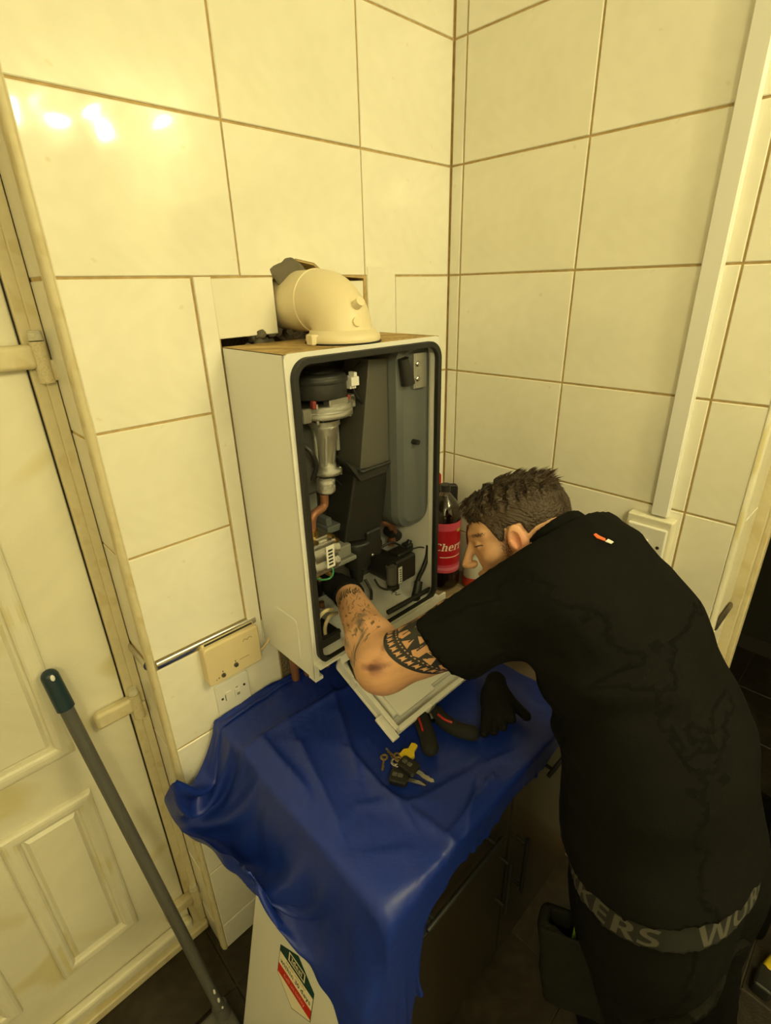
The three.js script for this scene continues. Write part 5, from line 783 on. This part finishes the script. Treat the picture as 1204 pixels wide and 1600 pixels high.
  blob(0.02, -0.04, 0.03, 0.05, 'rgba(70,48,30,0.28)', 900); blob(0.07, -0.07, 0.035, 0.035, 'rgba(70,48,30,0.30)', 900); blob(0.032, 0.0, 0.010, 0.035, 'rgba(58,38,24,0.40)', 700); blob(0.078, 0.036, 0.018, 0.005, 'rgba(60,40,26,0.45)', 260);
  { const p = hp(0.008, 0.0); const gr = c.createRadialGradient(p[0], p[1], 10, p[0], p[1], 110); gr.addColorStop(0, 'rgba(196,96,70,0.45)'); gr.addColorStop(1, 'rgba(196,96,70,0)'); c.fillStyle = gr; c.fillRect(p[0] - 120, p[1] - 140, 240, 280); }
  for (const [x, y] of [[0.092, 0.013]]) { const p = hp(x, y);  }
  { const a = hp(0.074, 0.012), b = hp(0.092, 0.011); c.strokeStyle = 'rgba(46,28,18,0.9)'; c.lineWidth = 9; c.beginPath(); c.moveTo(...a); c.quadraticCurveTo((a[0] + b[0]) / 2, a[1] - 14, ...b); c.stroke(); }
  const tx = new THREE.CanvasTexture(cv); tx.colorSpace = THREE.SRGBColorSpace; tx.anisotropy = 4;
  const skin = new THREE.MeshPhysicalMaterial({ map: tx, roughness: 0.5, sheen: 0.0 });
  const plainUV = g => { const n = g.attributes.position.count, uv = new Float32Array(n * 2); for (let i = 0; i < n; i++) { const p = g.attributes.position; uv[2 * i] = 0.75 + clamp(p.getX(i) * 0.2, -0.15, 0.15); uv[2 * i + 1] = 0.76 + clamp((p.getY(i) - 1.2) * 0.2, -0.15, 0.15); } g.setAttribute('uv', new THREE.BufferAttribute(uv, 2)); return g; };
  plainUV(gBody); plainUV(gHandR);
  { const p = gHead.attributes.position, uv = new Float32Array(p.count * 2); for (let i = 0; i < p.count; i++) { const q = hp(p.getX(i), p.getY(i)); uv[2 * i] = q[0] / 2048; uv[2 * i + 1] = 1 - q[1] / 2048; } gHead.setAttribute('uv', new THREE.BufferAttribute(uv, 2)); gHead.applyMatrix4(HM); }
  { const p = gArm.attributes.position, uv = new Float32Array(p.count * 2); const s = V(...S), e = V(...E), w = V(...Wr); const fl = w.distanceTo(e), ul = e.distanceTo(s); const q = V(0, 0, 0), ax = V(0, 0, 0), rf = V(0, 0, 0), sd = V(0, 0, 0); const faAx = w.clone().sub(e).normalize(), uaAx = e.clone().sub(s).normalize();
    for (let i = 0; i < p.count; i++) { q.fromBufferAttribute(p, i); const t1 = q.clone().sub(e).dot(faAx) / fl, t2 = q.clone().sub(s).dot(uaAx) / ul; const d1 = q.distanceTo(e.clone().addScaledVector(faAx, clamp(t1, 0, 1) * fl)), d2 = q.distanceTo(s.clone().addScaledVector(uaAx, clamp(t2, 0, 1) * ul)); const k = sstep(-0.02, 0.02, d1 - d2); // 1 = upper arm
      const along = lerp(fl * (1 - clamp(t1, -0.15, 1.2)), fl + ul * (1 - clamp(t2, -0.2, 1.15)), k); ax.copy(faAx).lerp(uaAx, k).normalize(); rf.copy(cF).multiplyScalar(-1); rf.addScaledVector(ax, -rf.dot(ax)).normalize(); sd.copy(ax).cross(rf); const base = lerp(0, 1, k); const o = e.clone().addScaledVector(faAx, clamp(t1, 0, 1) * fl).lerp(s.clone().addScaledVector(uaAx, clamp(t2, 0, 1) * ul), k); const dv = q.clone().sub(o); const ang = Math.atan2(dv.dot(sd), dv.dot(rf)); const t = tp(ang * 0.052, Math.max(0.002, along)); uv[2 * i] = clamp(t[0] / 2048, 0, 1); uv[2 * i + 1] = clamp(1 - t[1] / 2048, 0.001, 0.495); }
    gArm.setAttribute('uv', new THREE.BufferAttribute(uv, 2)); }
  // the coarse body gives way to the fine head and left arm
  const cut = (g, test) => { const idx = g.index.array, p = g.attributes.position, out = []; for (let i = 0; i < idx.length; i += 3) { let k = 0; for (let j = 0; j < 3; j++) if (test(p.getX(idx[i + j]), p.getY(idx[i + j]), p.getZ(idx[i + j]))) k++; if (k < 3) out.push(idx[i], idx[i + 1], idx[i + 2]); } g.setIndex(out); return g; };
  cut(gBody, (x, y, z) => { tv.set(x, y, z).applyMatrix4(HI); return (tv.x > -0.125 && tv.x < 0.13 && tv.y > -0.09 && Math.abs(tv.z) < 0.097) || (armOnly(x, y, z) < 0.004 && Math.hypot(x - S[0], y - S[1], z - S[2]) > 0.13); });
  const man = obj('person', [gBody, gHead, gArm, gHandR], skin); tag(man, 'man in black polo shirt and work trousers bending towards the open boiler', 'person');
  // eye
  for (const s of [-1, 1]) { const e = new THREE.SphereGeometry(0.0132, 18, 12); e.translate(0.0765, 0.013, 0.032 * s); e.applyMatrix4(HM); obj('eye', e, M.eye, man); }
  // hair
  {
    const line = (x0, az) => { const x = x0 - 0.016; if (x > 0.045) return 0.060 + (x - 0.045) * 0.15; if (x > 0.016) return lerp(0.010, 0.058, sstep(0.020, 0.046, x)); if (x > -0.028) return lerp(0.034, 0.010, sstep(0.004, 0.018, x)) ; return lerp(-0.045, 0.030, sstep(-0.040, -0.026, x)); };
    const hairL = (x, y, z) => { const az = Math.abs(z); const base = ell(x, y, z, [-0.018, 0.037, 0], [0.101, 0.071, 0.074]); const face = ell(x, y, z, [0.042, -0.012, 0], [0.052, 0.084, 0.058]); const topness = sstep(0.055, 0.115, y); if (base > 0.08 || base < -0.03) return Math.min(base, face) - 0.02; const th = 0.005 + 0.011 * topness + 0.010 * sstep(0.02, 0.10, x) * topness; const clump = 0.006 * topness * Math.sin(x * 260 + 9 * fbm(x * 30, y * 30, z * 30, 2) + z * 60) + (0.004 + 0.012 * topness) * fbm(x * 45, y * 20 + 3, z * 70, 3);
      let d = smin(base, face, 0.03) - th - clump; const nape = cap(x, y, z, [-0.05, 0.0, 0], [-0.07, -0.045, 0], 0.058, 0.05) - 0.004; d = smin(d, nape, 0.02); d = Math.max(d, (line(x, az) - y + 0.004 * ns(x * 160, z * 160, 4)) * 0.8); return d; };
    const hg = mesher(hairL, [-0.15, -0.09, -0.12], [0.145, 0.20, 0.12], 0.0036); boxUV(hg);
    const st = []; const hp2 = hg.attributes.position, hn = hg.attributes.normal; const pick = []; for (let i = 0; i < hp2.count; i++) pick.push(i);
    const strand = (p, n, dir, len, w) => { const seg = 4, pts = []; const q = p.clone(), d = n.clone().multiplyScalar(0.28).add(dir).normalize(); const side2 = d.clone().cross(n).normalize(); for (let k = 0; k <= seg; k++) { pts.push(q.clone()); q.addScaledVector(d, len / seg); d.addScaledVector(n, -0.22).addScaledVector(dir, 0.25).normalize(); } const pos = []; for (let k = 0; k < seg; k++) { const w0 = w * (1 - k / seg), w1 = w * (1 - (k + 1) / seg); const a = pts[k].clone().addScaledVector(side2, w0), b = pts[k].clone().addScaledVector(side2, -w0), cc = pts[k + 1].clone().addScaledVector(side2, w1), dd = pts[k + 1].clone().addScaledVector(side2, -w1), e = pts[k].clone().addScaledVector(n, w0 * 0.8), f = pts[k + 1].clone().addScaledVector(n, w1 * 0.8); for (const t of [[b, e, f], [b, f, dd], [e, a, cc], [e, cc, f]]) for (const v of t) pos.push(v.x, v.y, v.z); } return pos; };
    let pos = []; for (let i = 0; i < 8000; i++) { const k = Math.floor(rnd() * hp2.count); const p = V(hp2.getX(k), hp2.getY(k), hp2.getZ(k)), n = V(hn.getX(k), hn.getY(k), hn.getZ(k)); const inner = smin(ell(p.x, p.y, p.z, [-0.018, 0.037, 0], [0.101, 0.071, 0.074]), 9, 0.01); if (inner < 0.003) continue; const top = sstep(0.05, 0.10, p.y); const fw = sstep(0.0, 0.08, p.x); const dir = V(lerp(-0.55, 0.75, fw) * top - 0.5 * (1 - top), lerp(-0.75, 0.15 - 0.5 * fw, top), rr(-0.5, 0.5)).normalize(); const s = strand(p.addScaledVector(n, -0.002), n, dir, lerp(0.008, 0.022, top) * rr(0.5, 1.2), lerp(0.0008, 0.0015, top)); for (const v of s) pos.push(v); }
    const sg = new THREE.BufferGeometry(); sg.setAttribute('position', new THREE.Float32BufferAttribute(pos, 3)); sg.computeVertexNormals(); boxUV(sg);
    const all = merge([hg, sg]); all.applyMatrix4(HM); obj('hair', all, M.hair, man).userData.label = 'short dark brown tousled hair';
  }
  // shirt
  const sl1 = lp(S, E, 0.60), sl2 = lp(S2, E2, 0.62); const sdir = V(E[0] - S[0], E[1] - S[1], E[2] - S[2]).normalize(), sdir2 = V(E2[0] - S2[0], E2[1] - S2[1], E2[2] - S2[2]).normalize();
  const sCut = sdir.clone().addScaledVector(cU, -0.35).normalize(); const hemN = V(0.05, -1, 0.42).normalize(), hemP = V(-0.47, 0.962, 0.88);
  const neckAx = V(...spine[5].slice(0, 3)).sub(V(...spine[4].slice(0, 3))).normalize(), nkP = V(-0.388, 1.358, 0.594);
  const fold = (x, y, z) => 0.010 * fbm(x * 9 + 2, y * 9, z * 9, 3) + 0.005 * Math.sin((x * 0.6 + y * 0.9 - z * 0.5) * 60 + 6 * fbm(x * 7, y * 7, z * 7, 2)) * sstep(0.25, 0.05, Math.hypot(x + 0.56, y - 1.2, z - 0.7));
  const shirtF = (x, y, z) => { let d = torso(x, y, z, 0.010 + 0.016 * sstep(1.2, 0.95, y)); let s = cap(x, y, z, S, sl1, 0.082, 0.077); s = Math.max(s, (x - sl1[0]) * sCut.x + (y - sl1[1]) * sCut.y + (z - sl1[2]) * sCut.z); let s2 = cap(x, y, z, S2, sl2, 0.080, 0.073); s2 = Math.max(s2, (x - sl2[0]) * sdir2.x + (y - sl2[1]) * sdir2.y + (z - sl2[2]) * sdir2.z); const nk = Math.max(cap(x, y, z, spine[4].slice(0, 3), [nkP.x, nkP.y, nkP.z], 0.10, 0.060)); d = smin(d, nk, 0.04); d = smin(d, s, 0.05); d = smin(d, s2, 0.05); if (Math.abs(d) < 0.04) d = d + fold(x, y, z); d = Math.max(d, (x - hemP.x) * hemN.x + (y - hemP.y) * hemN.y + (z - hemP.z) * hemN.z); d = Math.max(d, (x - nkP.x) * neckAx.x + (y - nkP.y) * neckAx.y + (z - nkP.z) * neckAx.z);
    d = Math.max(d, -(cap(x, y, z, sl1, lp(S, E, 0.8), 0.062, 0.062)), -(cap(x, y, z, sl2, lp(S2, E2, 0.8), 0.062, 0.062))); return d; };
  obj('polo_shirt', boxUV(mesher(shirtF, [-0.80, 0.80, 0.42], [-0.03, 1.46, 1.12], 0.0085)), M.shirt, man).userData.label = 'plain black polo shirt with short sleeves';
  const collarF = (x, y, z) => { const px = x - nkP.x, py = y - nkP.y, pz = z - nkP.z; const h = px * neckAx.x + py * neckAx.y + pz * neckAx.z; const r = Math.hypot(px - h * neckAx.x, py - h * neckAx.y, pz - h * neckAx.z); const R0 = 0.064 - h * 0.25 + 0.003 * ns(x * 20, y * 20, z * 20); return Math.max(Math.abs(r - R0) - 0.006, Math.abs(h - 0.002) - 0.022 ) ; };
  obj('collar', boxUV(mesher(collarF, [-0.52, 1.28, 0.48], [-0.26, 1.50, 0.72], 0.0055)), M.shirt, man);
  // logo below the collar
  { const hit = (px, py, f) => { const d = rayDir(px, py).normalize(); let t = 0.5; for (let i = 0; i < 80; i++) t += f(CAM.x + d.x * t, CAM.y + d.y * t, CAM.z + d.z * t) * 0.7; return CAM.clone().addScaledVector(d, t); }; const grad = (p, f) => { const e = 0.004; return V(f(p.x + e, p.y, p.z) - f(p.x - e, p.y, p.z), f(p.x, p.y + e, p.z) - f(p.x, p.y - e, p.z), f(p.x, p.y, p.z + e) - f(p.x, p.y, p.z - e)).normalize(); };
    const a = hit(937, 840, shirtF), b = hit(950, 846, shirtF), n = grad(a, shirtF); const mk = (p, pts, m, nm) => { const g2 = extr(pts, 0.0012, 0.0002); const ux = b.clone().sub(a).normalize(); const uy = n.clone().cross(ux).normalize(); g2.applyMatrix4(new THREE.Matrix4().makeBasis(ux, uy, n).setPosition(p.clone().addScaledVector(n, 0.001))); return obj(nm, g2, m, man); };
    const lg = mk(a, [[-0.010, -0.002], [-0.003, -0.006], [0.010, -0.004], [0.008, 0.001], [-0.002, 0.001], [-0.009, 0.003]], std('logoOrange', L(0.7, 0.14, 0.03), 0.6), 'logo'); lg.userData.label = 'small orange and white printed emblem'; mk(b, [[-0.003, -0.005], [0.006, -0.004], [0.007, 0.002], [-0.002, 0.003]], std('logoWhite', L(0.7, 0.68, 0.62), 0.6), 'logo_dot');
    // pocket and waistband letters are seated on the trousers below
    man.userData.hit = undefined; delete man.userData.hit; }
  { const q = [[1146, 1100], [1154, 1118], [1157, 1136], [1155, 1150]].map(([a, b]) => dep(a, b, 0.93)); obj('white_cord', tube(q, 0.0022, 16, 6), M.labelWhite, man); }
  // trousers
  const trF = (x, y, z) => { let d = torso(x, y, z, 0.004); d = Math.max(d, y - 1.02); d = smin(d, legF(x, y, z, 0.012), 0.05); if (Math.abs(d) < 0.04) d += 0.008 * fbm(x * 10, y * 8, z * 10, 3); d = Math.max(d, 0.045 - y); return d; };
  obj('work_trousers', boxUV(mesher(trF, [-0.72, 0.02, 0.70], [-0.10, 1.0, 1.20], 0.0105)), M.trouser, man).userData.label = 'dark work trousers';
  const patch = (f, off, lo, hi, cell, ex = () => -9) => mesher((x, y, z) => Math.max(ex(x, y, z), f(x, y, z) - off, -f(x, y, z) - 0.004, lo[0] - x, x - hi[0], lo[1] - y, y - hi[1], lo[2] - z, z - hi[2]), lo.map(v => v - 0.012), hi.map(v => v + 0.012), cell);
  const hemD = (x, y, z) => (x - hemP.x) * hemN.x + (y - hemP.y) * hemN.y + (z - hemP.z) * hemN.z;
  // waistband with printed letters
  { const g2 = patch(trF, 0.007, [-0.72, 0.78, 0.70], [-0.17, 1.06, 1.10], 0.007, (x, y, z) => { const q = hemD(x, y, z); return Math.max(-q - 0.012, q - 0.045); }); const cvb = document.createElement('canvas'); cvb.width = 2048; cvb.height = 128; const cb = cvb.getContext('2d'); cb.fillStyle = '#0e0e0c'; cb.fillRect(0, 0, 2048, 128); cb.fillStyle = '#45423a'; cb.font = 'bold 104px sans-serif'; cb.textBaseline = 'middle'; let xx = 20; while (xx < 2000) { cb.fillText('WORKERS ', xx, 68); xx += 560; }
    const txb = new THREE.CanvasTexture(cvb); txb.colorSpace = THREE.SRGBColorSpace; const p = g2.attributes.position, uv = new Float32Array(p.count * 2); for (let i = 0; i < p.count; i++) { const a = Math.atan2(p.getX(i) + 0.472, p.getZ(i) - 0.88); let u = (a / (2 * Math.PI) + 0.5 + 0.215) % 1; uv[2 * i] = u; uv[2 * i + 1] = (0.047 - hemD(p.getX(i), p.getY(i), p.getZ(i))) / 0.052; } g2.setAttribute('uv', new THREE.BufferAttribute(uv, 2));
    obj('waistband', g2, new THREE.MeshStandardMaterial({ map: txb, roughness: 0.9 }), man).userData.label = 'dark elastic waistband with grey lettering'; }
  obj('rear_pocket', boxUV(patch(trF, 0.012, [-0.60, 0.62, 0.94], [-0.42, 0.77, 1.2], 0.008)), M.pocket, man);
  { // holster pocket hanging at the left hip
    const hpG = (x, y, z) => { const d = Math.hypot(Math.max(Math.abs(x) - 0.045, 0), Math.max(Math.abs(y) - 0.10, 0), Math.max(Math.abs(z) - 0.012, 0)) - 0.014; return Math.max(d, -Math.max(Math.abs(x) - 0.042, Math.abs(y - 0.08) - 0.13, Math.abs(z) - 0.014)) + 0.006 * fbm(x * 16, y * 16, z * 16, 2); };
    const q = mesher(hpG, [-0.08, -0.14, -0.05], [0.08, 0.14, 0.05], 0.0065); const bs = V(-0.605, 0.66, 0.83); q.rotateZ(0.12); q.rotateY(-1.2); q.translate(bs.x, bs.y, bs.z); const pk = obj('holster_pocket', boxUV(q), M.pocket, man);
    const tg = box(-0.012, 0.012, -0.04, 0.115, -0.004, 0.004, 0.003); tg.rotateY(-1.2); tg.translate(bs.x, bs.y, bs.z); obj('pocket_tool', tg, M.fluo, pk); }
  for (const [k, [a, b, cc]] of legs.entries()) { const dir = V(-0.5, 0, -0.85).normalize(); const f = (x, y, z) => { const px = x - cc[0], pz = z - cc[2]; const u = px * dir.x + pz * dir.z, w = px * dir.z - pz * dir.x; let d = ell(u, y, w, [0.065, 0.035, 0], [0.145, 0.045, 0.05]); d = smin(d, cap(u, y, w, [0, 0.05, 0], [0, 0.12, 0], 0.05, 0.045), 0.03); return Math.max(d, 0.006 - y); }; obj('work_boot', boxUV(mesher(f, [cc[0] - 0.24, -0.01, cc[2] - 0.24], [cc[0] + 0.2, 0.19, cc[2] + 0.2], 0.008)), M.black, man); }
  // gloves
  const cuffL = lp(Wr, E, 0.04); const gloveL = (x, y, z) => { let d = handL(x, y, z, 0.0022); d = smin(d, cap(x, y, z, Wr, cuffL, 0.035, 0.037), 0.015); return Math.max(d, (x - cuffL[0]) * (E[0] - Wr[0]) / 0.27 + (y - cuffL[1]) * (E[1] - Wr[1]) / 0.27 + (z - cuffL[2]) * (E[2] - Wr[2]) / 0.27); };
  obj('glove', boxUV(mesher(gloveL, [-0.74, 1.02, 0.0], [-0.48, 1.30, 0.24], 0.0042)), M.glove, man).userData.label = 'black knitted glove on the hand inside the boiler';
}
renderer.render(scene, camera);
